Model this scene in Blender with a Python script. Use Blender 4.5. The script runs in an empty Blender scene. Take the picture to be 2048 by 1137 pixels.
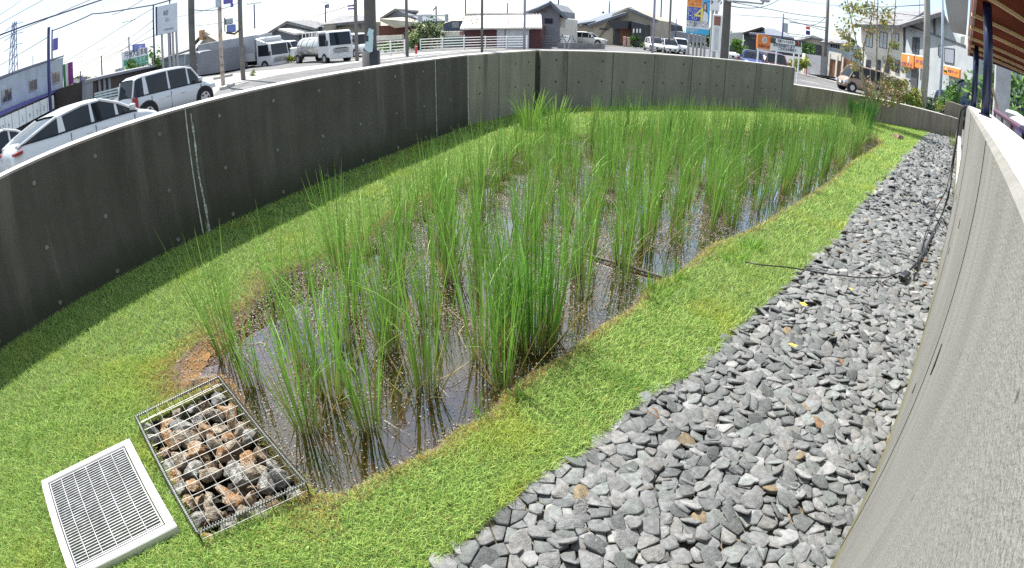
import bpy, math, random
import numpy as np
from mathutils import Vector, Matrix
R=math.radians
S=bpy.context.scene
C=S.collection
random.seed(7); rng=np.random.default_rng(7)

# ---------------------------------------------------------------- camera (wide security-camera lens)
CAMZ=1.4
PITCH,ROLL=0.45339,0.011556
cam=bpy.data.objects.new('camera',bpy.data.cameras.new('camera')); C.objects.link(cam)
cd=cam.data; cd.type='PANO'; cd.sensor_width=36; cd.sensor_fit='HORIZONTAL'
cd.panorama_type='FISHEYE_LENS_POLYNOMIAL'
KP=(0.0494890414985711,0.000257191489458332,-4.150550240386067e-05,1.9130158379935484e-06)
cd.fisheye_polynomial_k0=0.0
cd.fisheye_polynomial_k1,cd.fisheye_polynomial_k2,cd.fisheye_polynomial_k3,cd.fisheye_polynomial_k4=[-k for k in KP]
cd.fisheye_fov=R(180)
cd.clip_start=0.02; cd.clip_end=3000
cam.location=(0,0,CAMZ)
cam.rotation_euler=(Matrix.Rotation(math.pi/2-PITCH,3,'X')@Matrix.Rotation(ROLL,3,'Z')).to_euler()
S.camera=cam
# ---------------------------------------------------------------- light
S.view_settings.view_transform='Standard'; S.view_settings.look='None'; S.view_settings.gamma=1
S.view_settings.exposure=1.15
SUN_EL=60.0; SUN_DIR=Vector((-0.66,0.75,0)).normalized()       # towards the sun, on plan
w=bpy.data.worlds.new("World"); S.world=w; w.use_nodes=True
nt=w.node_tree; nt.nodes.clear()
def N(t,typ,**kw):
    n=t.nodes.new(typ)
    for k,v in kw.items():
        if k.startswith('i_'): n.inputs[k[2:].replace('_',' ')].default_value=v
        else: setattr(n,k,v)
    return n
out=N(nt,'ShaderNodeOutputWorld'); bg=N(nt,'ShaderNodeBackground'); bg.inputs[1].default_value=0.11
sky=N(nt,'ShaderNodeTexSky'); sky.sky_type='NISHITA'; sky.sun_disc=False
sky.sun_elevation=R(SUN_EL); sky.sun_rotation=math.atan2(SUN_DIR.x,SUN_DIR.y); sky.air_density=1.0; sky.dust_density=.6; sky.ozone_density=1.5
tc=N(nt,'ShaderNodeTexCoord'); mp=N(nt,'ShaderNodeMapping'); mp.inputs['Scale'].default_value=(1.0,1.0,2.6); mp.inputs['Location'].default_value=(.35,.2,.1)
nz=N(nt,'ShaderNodeTexNoise'); nz.inputs['Scale'].default_value=1.7; nz.inputs['Detail'].default_value=8; nz.inputs['Roughness'].default_value=.55
cr=N(nt,'ShaderNodeValToRGB'); cr.color_ramp.elements[0].position=.33; cr.color_ramp.elements[1].position=.58
mx=N(nt,'ShaderNodeMix',data_type='RGBA'); mx.inputs['B'].default_value=(4.0,4.5,4.75,1)
L=nt.links.new
L(tc.outputs['Generated'],mp.inputs[0]); L(mp.outputs[0],nz.inputs['Vector']); L(nz.outputs['Fac'],cr.inputs[0])
L(cr.outputs[0],mx.inputs['Factor']); L(sky.outputs[0],mx.inputs['A']); L(mx.outputs['Result'],bg.inputs[0]); L(bg.outputs[0],out.inputs[0])
sl=bpy.data.lights.new('sun','SUN'); sl.energy=4.6; sl.angle=R(.5); sl.color=(1,.955,.88)
so=bpy.data.objects.new('sun',sl); C.objects.link(so)
sd=Vector((SUN_DIR.x*math.cos(R(SUN_EL)),SUN_DIR.y*math.cos(R(SUN_EL)),math.sin(R(SUN_EL))))
so.rotation_euler=sd.to_track_quat('Z','Y').to_euler(); so.location=(0,0,30)
S.cycles.use_denoising=False
S.cycles.max_bounces=6; S.cycles.transparent_max_bounces=10; S.cycles.diffuse_bounces=3; S.cycles.glossy_bounces=3
S.cycles.sample_clamp_indirect=6
try: S.cycles.use_adaptive_sampling=True; S.cycles.adaptive_threshold=.008
except Exception: pass

# ---------------------------------------------------------------- surveying helpers: a bearing seen from the camera -> a point of the place
def ray(px,py):
    x=px-1024.0; y=-(py-568.5); r=math.hypot(x,y)+1e-9; m=r*36/2048
    th=KP[0]*m+KP[1]*m**2+KP[2]*m**3+KP[3]*m**4
    d=(x/r*math.sin(th),y/r*math.sin(th),-math.cos(th))
    cr_,sr=math.cos(ROLL),math.sin(ROLL)
    d=(cr_*d[0]-sr*d[1],sr*d[0]+cr_*d[1],d[2])
    cp,sp=math.cos(PITCH),math.sin(PITCH)
    return Vector((d[0],-d[2]*cp+d[1]*sp,d[2]*sp+d[1]*cp))
def at(px,py,D):
    d=ray(px,py); k=D/math.hypot(d.x,d.y); return Vector((d.x*k,d.y*k,CAMZ+d.z*k))
def gz(px,py,z=0.0):
    d=ray(px,py); k=(z-CAMZ)/d.z; return Vector((d.x*k,d.y*k,z))
def zt(x,y): return -0.62+0.004*x-0.003*y
def G(px,py):
    z=-.7
    for _ in range(8):
        p=gz(px,py,z); z=zt(p.x,p.y)
    return Vector((p.x,p.y,z))
def dist(p): return math.hypot(p.x,p.y)
def onpl(px,py,p0,n):
    d=ray(px,py); o=Vector((0,0,CAMZ)); return o+d*((p0-o).dot(n)/d.dot(n))
def bear(px,D,py=90):
    p=at(px,py,D); return Vector((p.x,p.y,zt(p.x,p.y)))

# ---------------------------------------------------------------- materials
MT={}
def mat(name,col,rough=.7,metal=0.0,var=.12,vs=3.0,bump=0.0,bs=40.0,attr=False,spec=.5,stretch=(1,1,1),col2=None,emit=None,lo=.38,hi=.62,trans=0):
    if name in MT: return MT[name]
    m=bpy.data.materials.new(name); m.use_nodes=True; t=m.node_tree; b=t.nodes['Principled BSDF']; l=t.links.new
    b.inputs['Roughness'].default_value=rough; b.inputs['Metallic'].default_value=metal; b.inputs['Specular IOR Level'].default_value=spec
    c=(*col,1)
    tcn=N(t,'ShaderNodeTexCoord'); mpn=N(t,'ShaderNodeMapping'); mpn.inputs['Scale'].default_value=stretch; l(tcn.outputs['Object'],mpn.inputs[0])
    if attr:
        a=N(t,'ShaderNodeAttribute'); a.attribute_name='Col'; src=a.outputs['Color']
        l(src,b.inputs['Base Color'])
        if var>0:
            n=N(t,'ShaderNodeTexNoise'); n.inputs['Scale'].default_value=vs; n.inputs['Detail'].default_value=5; l(mpn.outputs[0],n.inputs['Vector'])
            r=N(t,'ShaderNodeMapRange'); r.inputs[1].default_value=.3; r.inputs[2].default_value=.7; r.inputs[3].default_value=1-var; r.inputs[4].default_value=1+var; l(n.outputs['Fac'],r.inputs[0])
            mm=N(t,'ShaderNodeMix',data_type='RGBA',blend_type='MULTIPLY'); mm.inputs['Factor'].default_value=1; l(src,mm.inputs['A']); l(r.outputs[0],mm.inputs['B']); l(mm.outputs['Result'],b.inputs['Base Color'])
    elif var>0 or col2:
        n=N(t,'ShaderNodeTexNoise'); n.inputs['Scale'].default_value=vs; n.inputs['Detail'].default_value=6; n.inputs['Roughness'].default_value=.6; l(mpn.outputs[0],n.inputs['Vector'])
        r=N(t,'ShaderNodeValToRGB'); r.color_ramp.elements[0].position=lo; r.color_ramp.elements[1].position=hi
        c2=col2 if col2 else tuple(min(1,x*(1+var)) for x in col); c1=tuple(x*(1-var) for x in col) if not col2 else col
        r.color_ramp.elements[0].color=(*c1,1); r.color_ramp.elements[1].color=(*c2,1)
        l(n.outputs['Fac'],r.inputs[0]); l(r.outputs[0],b.inputs['Base Color'])
    else: b.inputs['Base Color'].default_value=c
    if bump>0:
        n=N(t,'ShaderNodeTexNoise'); n.inputs['Scale'].default_value=bs; n.inputs['Detail'].default_value=4; l(mpn.outputs[0],n.inputs['Vector'])
        bb=N(t,'ShaderNodeBump'); bb.inputs['Strength'].default_value=bump; bb.inputs['Distance'].default_value=.02; l(n.outputs['Fac'],bb.inputs['Height']); l(bb.outputs[0],b.inputs['Normal'])
    if emit: b.inputs['Emission Color'].default_value=(*emit,1); b.inputs['Emission Strength'].default_value=1
    if trans>0:   # thin leaves: some light comes through
        tr=N(t,'ShaderNodeBsdfTranslucent'); ms=N(t,'ShaderNodeMixShader'); ms.inputs[0].default_value=trans
        if attr: l(b.inputs['Base Color'].links[0].from_socket,tr.inputs[0])
        else: tr.inputs[0].default_value=c
        o=t.nodes['Material Output']; l(b.outputs[0],ms.inputs[1]); l(tr.outputs[0],ms.inputs[2]); l(ms.outputs[0],o.inputs[0])
    MT[name]=m; return m
def concrete(name,a,b_,streak=9.0,bump=.35,grain=1.0,pit=True,stain=None,algae=None):
    """shuttered concrete: clouds, vertical streaks, fine grain and blow holes"""
    if name in MT: return MT[name]
    m=bpy.data.materials.new(name); m.use_nodes=True; t=m.node_tree; b=t.nodes['Principled BSDF']; l=t.links.new
    b.inputs['Roughness'].default_value=.88; b.inputs['Specular IOR Level'].default_value=.25
    tcn=N(t,'ShaderNodeTexCoord')
    def noise(sc,scale,det=6,ro=.6):
        mpn=N(t,'ShaderNodeMapping'); mpn.inputs['Scale'].default_value=sc; l(tcn.outputs['Object'],mpn.inputs[0])
        n=N(t,'ShaderNodeTexNoise'); n.inputs['Scale'].default_value=scale; n.inputs['Detail'].default_value=det; n.inputs['Roughness'].default_value=ro; l(mpn.outputs[0],n.inputs['Vector']); return n.outputs['Fac']
    big=noise((1,1,1),1.3); st=noise((streak,streak,.35),1.6,8); gr=noise((1,1,1),170,3)
    ad=N(t,'ShaderNodeMath',operation='ADD'); l(big,ad.inputs[0]); l(st,ad.inputs[1])
    m2=N(t,'ShaderNodeMath',operation='MULTIPLY_ADD'); l(gr,m2.inputs[0]); m2.inputs[1].default_value=.35*grain; l(ad.outputs[0],m2.inputs[2])
    r=N(t,'ShaderNodeMapRange'); r.inputs[1].default_value=.95; r.inputs[2].default_value=1.4; l(m2.outputs[0],r.inputs[0])
    mx_=N(t,'ShaderNodeMix',data_type='RGBA'); mx_.inputs['A'].default_value=(*a,1); mx_.inputs['B'].default_value=(*b_,1); l(r.outputs[0],mx_.inputs['Factor'])
    col=mx_.outputs['Result']
    if stain:
        sn=noise((3,3,.25),1.2,5); rr=N(t,'ShaderNodeMapRange'); rr.inputs[1].default_value=.56; rr.inputs[2].default_value=.72; l(sn,rr.inputs[0])
        mk=N(t,'ShaderNodeMix',data_type='RGBA'); l(col,mk.inputs['A']); mk.inputs['B'].default_value=(*stain,1); l(rr.outputs[0],mk.inputs['Factor']); col=mk.outputs['Result']
    if pit:
        v=N(t,'ShaderNodeTexVoronoi'); v.inputs['Scale'].default_value=11; v.inputs['Randomness'].default_value=1; l(tcn.outputs['Object'],v.inputs['Vector'])
        pr=N(t,'ShaderNodeMapRange'); pr.inputs[1].default_value=.035; pr.inputs[2].default_value=.07; pr.inputs[3].default_value=.45; pr.inputs[4].default_value=1; l(v.outputs['Distance'],pr.inputs[0])
        mp_=N(t,'ShaderNodeMix',data_type='RGBA',blend_type='MULTIPLY'); mp_.inputs['Factor'].default_value=1; l(col,mp_.inputs['A']); l(pr.outputs[0],mp_.inputs['B']); col=mp_.outputs['Result']
    if algae:    # a damp band along the foot of the wall
        sx=N(t,'ShaderNodeSeparateXYZ'); l(tcn.outputs['Object'],sx.inputs[0]); al=noise((3,3,1),2.5,5)
        am=N(t,'ShaderNodeMath',operation='MULTIPLY_ADD'); l(al,am.inputs[0]); am.inputs[1].default_value=-.30; l(sx.outputs['Z'],am.inputs[2])
        ar=N(t,'ShaderNodeMapRange'); ar.inputs[1].default_value=-.10; ar.inputs[2].default_value=.10; ar.inputs[3].default_value=.8; ar.inputs[4].default_value=0; l(am.outputs[0],ar.inputs[0])
        ak=N(t,'ShaderNodeMix',data_type='RGBA'); l(col,ak.inputs['A']); ak.inputs['B'].default_value=(*algae,1); l(ar.outputs[0],ak.inputs['Factor']); col=ak.outputs['Result']
    l(col,b.inputs['Base Color'])
    bb=N(t,'ShaderNodeBump'); bb.inputs['Strength'].default_value=bump; bb.inputs['Distance'].default_value=.012; l(m2.outputs[0],bb.inputs['Height']); l(bb.outputs[0],b.inputs['Normal'])
    MT[name]=m; return m

# ---------------------------------------------------------------- mesh helpers
class MB:
    def __init__(s): s.v=[]; s.f=[]
    def add(s,v,f):
        k=len(s.v); s.v+= [tuple(p) for p in v]; s.f+=[tuple(i+k for i in q) for q in f]; return s
    def box(s,x0,x1,y0,y1,z0,z1,ch=0.0):
        if ch<=0:
            return s.add([(x0,y0,z0),(x1,y0,z0),(x1,y1,z0),(x0,y1,z0),(x0,y0,z1),(x1,y0,z1),(x1,y1,z1),(x0,y1,z1)],
                [(0,3,2,1),(4,5,6,7),(0,1,5,4),(1,2,6,5),(2,3,7,6),(3,0,4,7)])
        # chamfered box
        v=[];c=ch
        for z,zi in ((z0,z0+c),(z1,z1-c)):
            v+=[(x0+c,y0+c,z),(x1-c,y0+c,z),(x1-c,y1-c,z),(x0+c,y1-c,z)]
            v+=[(x0+c,y0,zi),(x1-c,y0,zi),(x1,y0+c,zi),(x1,y1-c,zi),(x1-c,y1,zi),(x0+c,y1,zi),(x0,y1-c,zi),(x0,y0+c,zi)]
        f=[(3,2,1,0),(12,13,14,15)]
        for i in range(8): j=(i+1)%8; f.append((4+i,4+j,16+j,16+i))
        def cap(o,r,fl):
            q=[(o+0,o+4-0,o+5,o+1)] 
            cs=[o,o+1,o+2,o+3]; rg=[r+k for k in range(8)]
            fs=[(cs[0],cs[1],rg[1],rg[0]),(cs[1],rg[2],rg[1]),(cs[1],cs[2],rg[3],rg[2]),(cs[2],rg[4],rg[3]),(cs[2],cs[3],rg[5],rg[4]),(cs[3],rg[6],rg[5]),(cs[3],cs[0],rg[7],rg[6]),(cs[0],rg[0],rg[7])]
            return fs if fl else [tuple(reversed(x)) for x in fs]
        f+=cap(0,4,False)
        f+=cap(12,16,True)
        return s.add(v,f)
    def prism(s,poly,ax,a,b):
        """poly 2D; ax 'y': (x,z) extruded along y ; 'x': (y,z) along x ; 'z': (x,y) along z"""
        n=len(poly)
        P={'y':lambda p,t:(p[0],t,p[1]),'x':lambda p,t:(t,p[0],p[1]),'z':lambda p,t:(p[0],p[1],t)}[ax]
        v=[P(p,a) for p in poly]+[P(p,b) for p in poly]
        f=[tuple(range(n)),tuple(range(2*n-1,n-1,-1))]+[(i,(i+1)%n+0,(i+1)%n+n,i+n) for i in range(n)]
        return s.add(v,f)
    def tube(s,pts,r,n=8,cap=True):
        pts=[Vector(p) for p in pts]; rs=r if isinstance(r,(list,tuple)) else [r]*len(pts)
        v=[];f=[]; prev=None
        for i,p in enumerate(pts):
            d=(pts[min(i+1,len(pts)-1)]-pts[max(i-1,0)]).normalized()
            if prev is None: a=d.orthogonal().normalized()
            else: a=(prev-d*prev.dot(d)).normalized()
            prev=a; b=d.cross(a)
            for k in range(n):
                t=2*math.pi*k/n; v.append(p+(a*math.cos(t)+b*math.sin(t))*rs[i])
        for i in range(len(pts)-1):
            for k in range(n): f.append((i*n+k,i*n+(k+1)%n,(i+1)*n+(k+1)%n,(i+1)*n+k))
        if cap: f+= [tuple(reversed(range(n))),tuple(range((len(pts)-1)*n,len(pts)*n))]
        return s.add(v,f)
    def slab(s,pts,th):
        pts=[Vector(p) for p in pts]; n=Vector((0,0,0))
        for i in range(len(pts)): n+=(pts[i]).cross(pts[(i+1)%len(pts)])
        n.normalize()
        if n.z<0: pts=pts[::-1]; n=-n
        m=len(pts); v=pts+[p-n*th for p in pts]
        f=[tuple(range(m)),tuple(range(2*m-1,m-1,-1))]+[(i,i+m,(i+1)%m+m,(i+1)%m) for i in range(m)]
        return s.add(v,f)
    def each(s,name,m,parent=None,smooth=False):
        """one object per separate piece"""
        p=list(range(len(s.v)))
        def fd(i):
            while p[i]!=i: p[i]=p[p[i]]; i=p[i]
            return i
        for f in s.f:
            for k in f[1:]: p[fd(k)]=fd(f[0])
        g={}
        for f in s.f: g.setdefault(fd(f[0]),[]).append(f)
        for fs in g.values():
            ids=sorted({i for f in fs for i in f}); mp_={i:k for k,i in enumerate(ids)}; q=MB(); q.v=[s.v[i] for i in ids]; q.f=[tuple(mp_[i] for i in f) for f in fs]; q.build(name,m,parent,smooth)
    def disc(s,c,ax,r,h,n=20,r2=None):
        ax=Vector(ax).normalized(); c=Vector(c); return s.tube([c-ax*h/2,c+ax*h/2],[r,r if r2 is None else r2],n)
    def build(s,name,m,parent=None,smooth=False,label=None):
        me=bpy.data.meshes.new(name); me.from_pydata(s.v,[],s.f); me.validate(); me.update()
        if m: me.materials.append(m)
        if smooth: me.shade_smooth()
        o=bpy.data.objects.new(name,me); C.objects.link(o)
        if parent is not None: o.parent=parent
        if label: o['label']=label
        return o
def tag(o,label=None,cat=None,group=None,kind=None):
    if label: o['label']=label
    if cat: o['category']=cat
    if group: o['group']=group
    if kind: o['kind']=kind
    return o
def thing(name,label,cat,loc=(0,0,0),rz=0.0,group=None):
    o=bpy.data.objects.new(name,None); C.objects.link(o); o.location=loc; o.rotation_euler=(0,0,rz); o.empty_display_size=.3
    return tag(o,label,cat,group)
def copy_tree(o,parent=None):
    c=o.copy(); C.objects.link(c); c.parent=parent
    for ch in list(o.children): copy_tree(ch,c)
    return c
def fastmesh(name,V,F,m,cols=None,parent=None,smooth=False):
    """V (n,3), F (m,k) numpy, cols (n,3) point colours"""
    me=bpy.data.meshes.new(name); k=F.shape[1]
    me.vertices.add(len(V)); me.vertices.foreach_set('co',V.astype(np.float32).ravel())
    me.loops.add(F.size); me.loops.foreach_set('vertex_index',F.astype(np.int32).ravel())
    me.polygons.add(len(F)); me.polygons.foreach_set('loop_start',np.arange(0,F.size,k,dtype=np.int32)); me.polygons.foreach_set('loop_total',np.full(len(F),k,dtype=np.int32))
    if smooth: me.polygons.foreach_set('use_smooth',np.ones(len(F),dtype=bool))
    me.update(calc_edges=True)
    if cols is not None:
        a=me.color_attributes.new('Col','FLOAT_COLOR','POINT'); c4=np.concatenate([cols,np.ones((len(cols),1))],1).astype(np.float32); a.data.foreach_set('color',c4.ravel())
    me.materials.append(m)
    o=bpy.data.objects.new(name,me); C.objects.link(o)
    if parent is not None: o.parent=parent
    return o
def blades(B,az,lean,h,w,bend,col,segs=2,tipcol=1.0,facing=None):
    """curved tapering leaf blades. all args arrays of length n. returns V,F(quads),cols"""
    n=len(B); d=np.stack([np.cos(az),np.sin(az)],1)
    fa=az+np.pi/2 if facing is None else facing
    s=np.stack([np.cos(fa),np.sin(fa)],1)
    V=np.zeros((n,segs+1,2,3)); K=np.zeros((n,segs+1,2,3))
    for i in range(segs+1):
        t=i/segs
        out=(lean*t+bend*t*t)*h; up=h*(t-0.35*np.abs(bend)*t*t*t)
        ww=w*(1-t)**.6*.5 if i<segs else w*.04
        if i==0: ww=w*.32
        cx=B[:,0]+d[:,0]*out; cy=B[:,1]+d[:,1]*out; cz=B[:,2]+up
        for j,sg in enumerate((-1,1)):
            V[:,i,j,0]=cx+s[:,0]*ww*sg; V[:,i,j,1]=cy+s[:,1]*ww*sg; V[:,i,j,2]=cz
            K[:,i,j]=col*(1+(tipcol-1)*t)
    V=V.reshape(-1,3); K=K.reshape(-1,3)
    base=np.arange(n)[:,None]*(segs+1)*2; F=[]
    for i in range(segs): F.append(base+np.array([i*2,i*2+1,i*2+3,i*2+2]))
    return V,np.concatenate(F,0),K
def inpoly(P,poly):
    x,y=P[:,0],P[:,1]; c=np.zeros(len(P),bool); n=len(poly)
    for i in range(n):
        x0,y0=poly[i]; x1,y1=poly[(i+1)%n]
        k=((y0>y)!=(y1>y)); 
        with np.errstate(divide='ignore',invalid='ignore'): xi=(x1-x0)*(y-y0)/(y1-y0+1e-12)+x0
        c^=(k&(x<xi))
    return c
def sdist(P,poly):
    """signed distance, positive outside"""
    n=len(poly); m=np.full(len(P),1e9)
    for i in range(n):
        a=np.array(poly[i]); b=np.array(poly[(i+1)%n]); ab=b-a
        t=np.clip(((P-a)@ab)/(ab@ab+1e-12),0,1); q=a+t[:,None]*ab; m=np.minimum(m,np.hypot(*(P-q).T))
    return np.where(inpoly(P,poly),-m,m)
def snoise(P,sc,seed=0):
    """cheap smooth 2D noise in 0..1"""
    r=np.random.default_rng(seed); v=np.zeros(len(P)); a=0
    for k in range(7):
        an=r.uniform(0,6.28); f=sc*(1+k*.7); v+=np.sin((P[:,0]*math.cos(an)+P[:,1]*math.sin(an))*f+r.uniform(0,6.28)+1.7*np.sin((P[:,1]*math.cos(an)-P[:,0]*math.sin(an))*f*.6))/(1+.35*k); a+=1/(1+.35*k)
    return v/a*.5+.5
def text(s,size,m,parent,loc,rot=(math.pi/2,0,0),name='lettering',align='CENTER',ext=.004,sx=1.0,maxw=None):
    cu=bpy.data.curves.new(name,'FONT'); cu.body=s; cu.size=size; cu.align_x=align; cu.align_y='CENTER'; cu.extrude=ext; cu.resolution_u=2
    o=bpy.data.objects.new(name,cu); C.objects.link(o); bpy.context.view_layer.update()
    me=bpy.data.meshes.new_from_object(o.evaluated_get(bpy.context.evaluated_depsgraph_get()))
    bpy.data.objects.remove(o); me.materials.clear(); me.materials.append(m); me.name=name
    t=bpy.data.objects.new(name,me); C.objects.link(t); t.parent=parent; t.location=loc; t.rotation_euler=rot
    if maxw and len(me.vertices):
        xs=[v.co.x for v in me.vertices]; w_=max(xs)-min(xs)
        if w_>0: sx=maxw/w_
    t.scale=(sx,1,1); return t
# ================================================================ GARDEN
# plan lines of the walls (metres, measured from the photograph)
LW0=Vector((-2.156,4.248)); LWd=Vector((.3839,.9234)); LWn=Vector((-.9234,.3839))     # outward normal
BEND=Vector((-.637,7.901)); COR=Vector((.338,9.557)); STEP=Vector((6.266,12.045)); END=Vector((12.95,12.95))
RW0=Vector((2.7616,2.6474)); RWd=Vector((.7045,.7097)); RWn=Vector((.7097,-.7045))
LWS=LW0-LWd*8.5
RWS=RW0-RWd*6.2
TALL,LOW=.985,.588
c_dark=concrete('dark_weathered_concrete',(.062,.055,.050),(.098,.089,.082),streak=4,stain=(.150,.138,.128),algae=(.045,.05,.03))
c_mid=concrete('grey_board_concrete',(.185,.172,.143),(.26,.242,.205),streak=6,stain=(.12,.11,.09))
c_back=concrete('grey_shuttered_concrete',(.165,.155,.137),(.215,.203,.180),streak=4,stain=(.12,.112,.096))
c_low=concrete('tan_shuttered_concrete',(.17,.15,.12),(.27,.24,.195),streak=4,stain=(.12,.105,.08))
c_right=concrete('pale_concrete',(.165,.160,.150),(.24,.234,.222),streak=8,bump=.5,grain=1.3,stain=(.22,.21,.18),algae=(.17,.16,.07))
c_suntop=concrete('sunlit_top_concrete',(.46,.46,.45),(.62,.62,.60),streak=1,pit=False)  # brightness of the sunlit wall tops put into a paler colour
m_joint=mat('pale_joint_mortar',(.42,.42,.41),.9,var=.3,vs=20)
m_djoint=mat('dark_joint_gap',(.06,.06,.055),.9,var=.3,vs=20)
def wallseg(name,label,a,b,top,th,m,cat='wall',botz=-1.3,nrm=None,tops=None):
    """straight wall, front face on a->b, thickness on the side of nrm. root at a."""
    d=(b-a); Lw=d.length; ang=math.atan2(d.y,d.x)
    root=thing(name,label,cat,(a.x,a.y,0),ang)
    side=1 if nrm.dot(Vector((-d.y,d.x)))>0 else -1
    y0,y1=(0,th) if side>0 else (-th,0)
    mb=MB(); n=max(2,int(Lw/.5))
    tz=tops if tops else (lambda u:top)
    c=.012
    for i in range(n):
        u0,u1=Lw*i/n,Lw*(i+1)/n
        z0,z1=tz(u0),tz(u1)
        mb.add([(u0,y0,botz),(u1,y0,botz),(u1,y1,botz),(u0,y1,botz),(u0,y0,z0-c),(u1,y0,z1-c),(u1,y1,z1-c),(u0,y1,z0-c),(u0,y0+c,z0),(u1,y0+c,z1),(u1,y1-c,z1),(u0,y1-c,z0)],
            [(0,1,5,4),(2,3,7,6),(4,5,9,8),(6,7,11,10),(8,9,10,11)]+([(0,4,8,11,7,3)] if i==0 else [])+([(1,2,6,10,9,5)] if i==n-1 else []))
    o=mb.build('wall_body',m,root); mc=MB(); e=.014
    for i in range(n):
        u0,u1=Lw*i/n+(e if i==0 else 0),Lw*(i+1)/n-(e if i==n-1 else 0); z0,z1=tz(Lw*i/n)+.0005,tz(Lw*(i+1)/n)+.0005
        mc.add([(u0,y0+e,z0),(u1,y0+e,z1),(u1,y1-e,z1),(u0,y1-e,z0),(u0,y0+e,z0+.0025),(u1,y0+e,z1+.0025),(u1,y1-e,z1+.0025),(u0,y1-e,z0+.0025)],[(4,5,6,7),(0,1,5,4),(2,3,7,6)])
    mc.build('sunlit_top_face',c_suntop,root); return root,Lw,side  # thin sheet whose pale colour carries the sun on the wall top
front=lambda side: -side   # sign of the local y pointing to the garden
# left wall
lw,LL,sd_=wallseg('concrete_wall','long dark weathered concrete garden wall beside the two white cars',LWS,BEND,TALL,.2,c_dark,nrm=LWn)
def U(p): return (Vector((p.x,p.y))-LWS).dot(LWd)
tU=lambda t: (LW0+LWd*t-LWS).dot(LWd)
f=front(sd_)
def strip(root,u,z0,z1,w_,m,f,name='joint_line',pro=.003):
    y=sorted((0,f*pro)); MB().box(u-w_/2,u+w_/2,y[0],y[1],z0,z1).build(name,m,root)
m_drip=mat('lime_streak',(.36,.37,.36),.9,var=.45,vs=14,stretch=(1,1,3))
strip(lw,tU(-.59),0,TALL-.01,.009,m_joint,f)
strip(lw,tU(3.086),0,TALL-.01,.012,m_joint,f)
strip(lw,tU(-4.0),0,TALL-.01,.009,m_joint,f)
mb=MB(); uu=tU(-.59)                                       # lime run beside the joint
for i in range(14):
    z=.93-i*.072; w_=.006+.012*abs(math.sin(i*1.7))+(.008 if i>9 else 0); uu2=uu+.05+.005*math.sin(i*.8)+i*.0012
    y=sorted((0,f*.004)); mb.box(uu2-w_/2,uu2+w_/2,y[0],y[1],z-.074,z)
mb.build('lime_streak',m_drip,lw)
m_plug=mat('tie_hole_plug',(.17,.172,.168),.9,var=.3,vs=30)
m_hole=mat('tie_hole_dark',(.03,.03,.03),.95,var=0)
def plugs(root,us,zs,m,f,r=.016):
    for u in us:
        for z in zs:
            MB().disc((u+random.uniform(-.01,.01),f*.002,z+random.uniform(-.008,.008)),(0,1,0),r,.006,14).build('tie_plug',m,root)
plugs(lw,[tU(t) for t in (-3.72,-3.13,-2.55,-1.96,-1.42,-.84,-.26,.345,.94,1.55,2.2,2.80,3.45)],(.045,.43,.855),m_plug,f)
# lighter bay
mw,ML,sd2=wallseg('concrete_wall','short lighter grey concrete wall bay with fine vertical board marks next to the corner',BEND,COR,TALL,.2,c_mid,nrm=Vector((-.862,.507)))
f2=front(sd2); strip(mw,.004,0,TALL-.01,.016,m_joint,f2); strip(mw,.80,0,TALL-.01,.008,m_djoint,f2)
plugs(mw,[.3,1.3,1.7],(.42,.80),m_hole,f2,.013)
# back wall
bd=(STEP-COR).normalized(); bs_=COR+bd*.10
bw,BL,sd3=wallseg('concrete_wall','tall grey concrete back wall with evenly spaced vertical joints behind the rice',bs_,STEP,TALL,.2,c_back,nrm=Vector((-bd.y,bd.x)))
f3=front(sd3)
MB().box(-.16,0,.08,.2,-1.3,TALL-.012).build('corner_pier',c_dark,bw)  # recessed corner strip; shade of the return put into its dark concrete
for k in range(7): strip(bw,.50+.905*k,0,TALL-.01,.014,m_djoint,f3)
for k in range(13): plugs(bw,[.28+.4525*k],(.45,) if k%2 else (.45,.82),m_hole,f3,.016)
ld=(END-STEP).normalized()
low_,LWL,sd4=wallseg('concrete_wall','low tan concrete wall right of the step behind the young tree',STEP+ld*.004,END,LOW,.2,c_low,nrm=Vector((-ld.y,ld.x)))
f4=front(sd4)
for u in (1.2,3.0,4.8,6.3): strip(low_,u,0,LOW-.01,.010,m_djoint,f4)
RWEND=(Vector((RWd.x*5.25,RWd.y*5.25))+RWn*.08-RWS).length
# right wall, sunlit, camera almost in its plane
rw,RL,sd5=wallseg('concrete_wall','pale sunlit rough concrete wall along the gravel in the right foreground',RWS,RWd*5.25+RWn*.08,1.32,.225,c_right,nrm=RWn,
    tops=lambda u: 1.322 if u<RWEND-.45 else 1.322-(u-RWEND+.45)**2*.22)
f5=front(sd5)
rU=lambda p: (Vector((p.x,p.y))-RWS).dot(RWd)
us=rU(Vector((1.08,.943)))
strip(rw,us,0,1.31,.006,m_djoint,f5,'joint_line',.002)
for u in (us+1.85,us+3.7): strip(rw,u,0,1.31,.006,m_djoint,f5,'joint_line',.002)
mb=MB()
for (u,z,a,b_) in [(us-.20,.83,.012,.04),(us+.9,.9,.006,.02),(us+1.5,.62,.005,.02),(us+.35,.45,.008,.02),(us+2.6,.7,.01,.02)]:
    y=sorted((0,f5*.003)); mb.prism([(u-a,z),(u-a*.3,z+b_*.6),(u+a*.6,z+b_),(u+a,z+.1*b_),(u+.3*a,z-b_)],'y',y[0],y[1])
mb.each('blow_hole',m_hole,rw)
kr,_,_=wallseg('edging_kerb','low concrete edging along the gravel beyond the end of the pale wall',RWd*5.45+RWn*.13,END+RWd*.05,.10,.12,c_right,'kerb',nrm=RWn)

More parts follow.
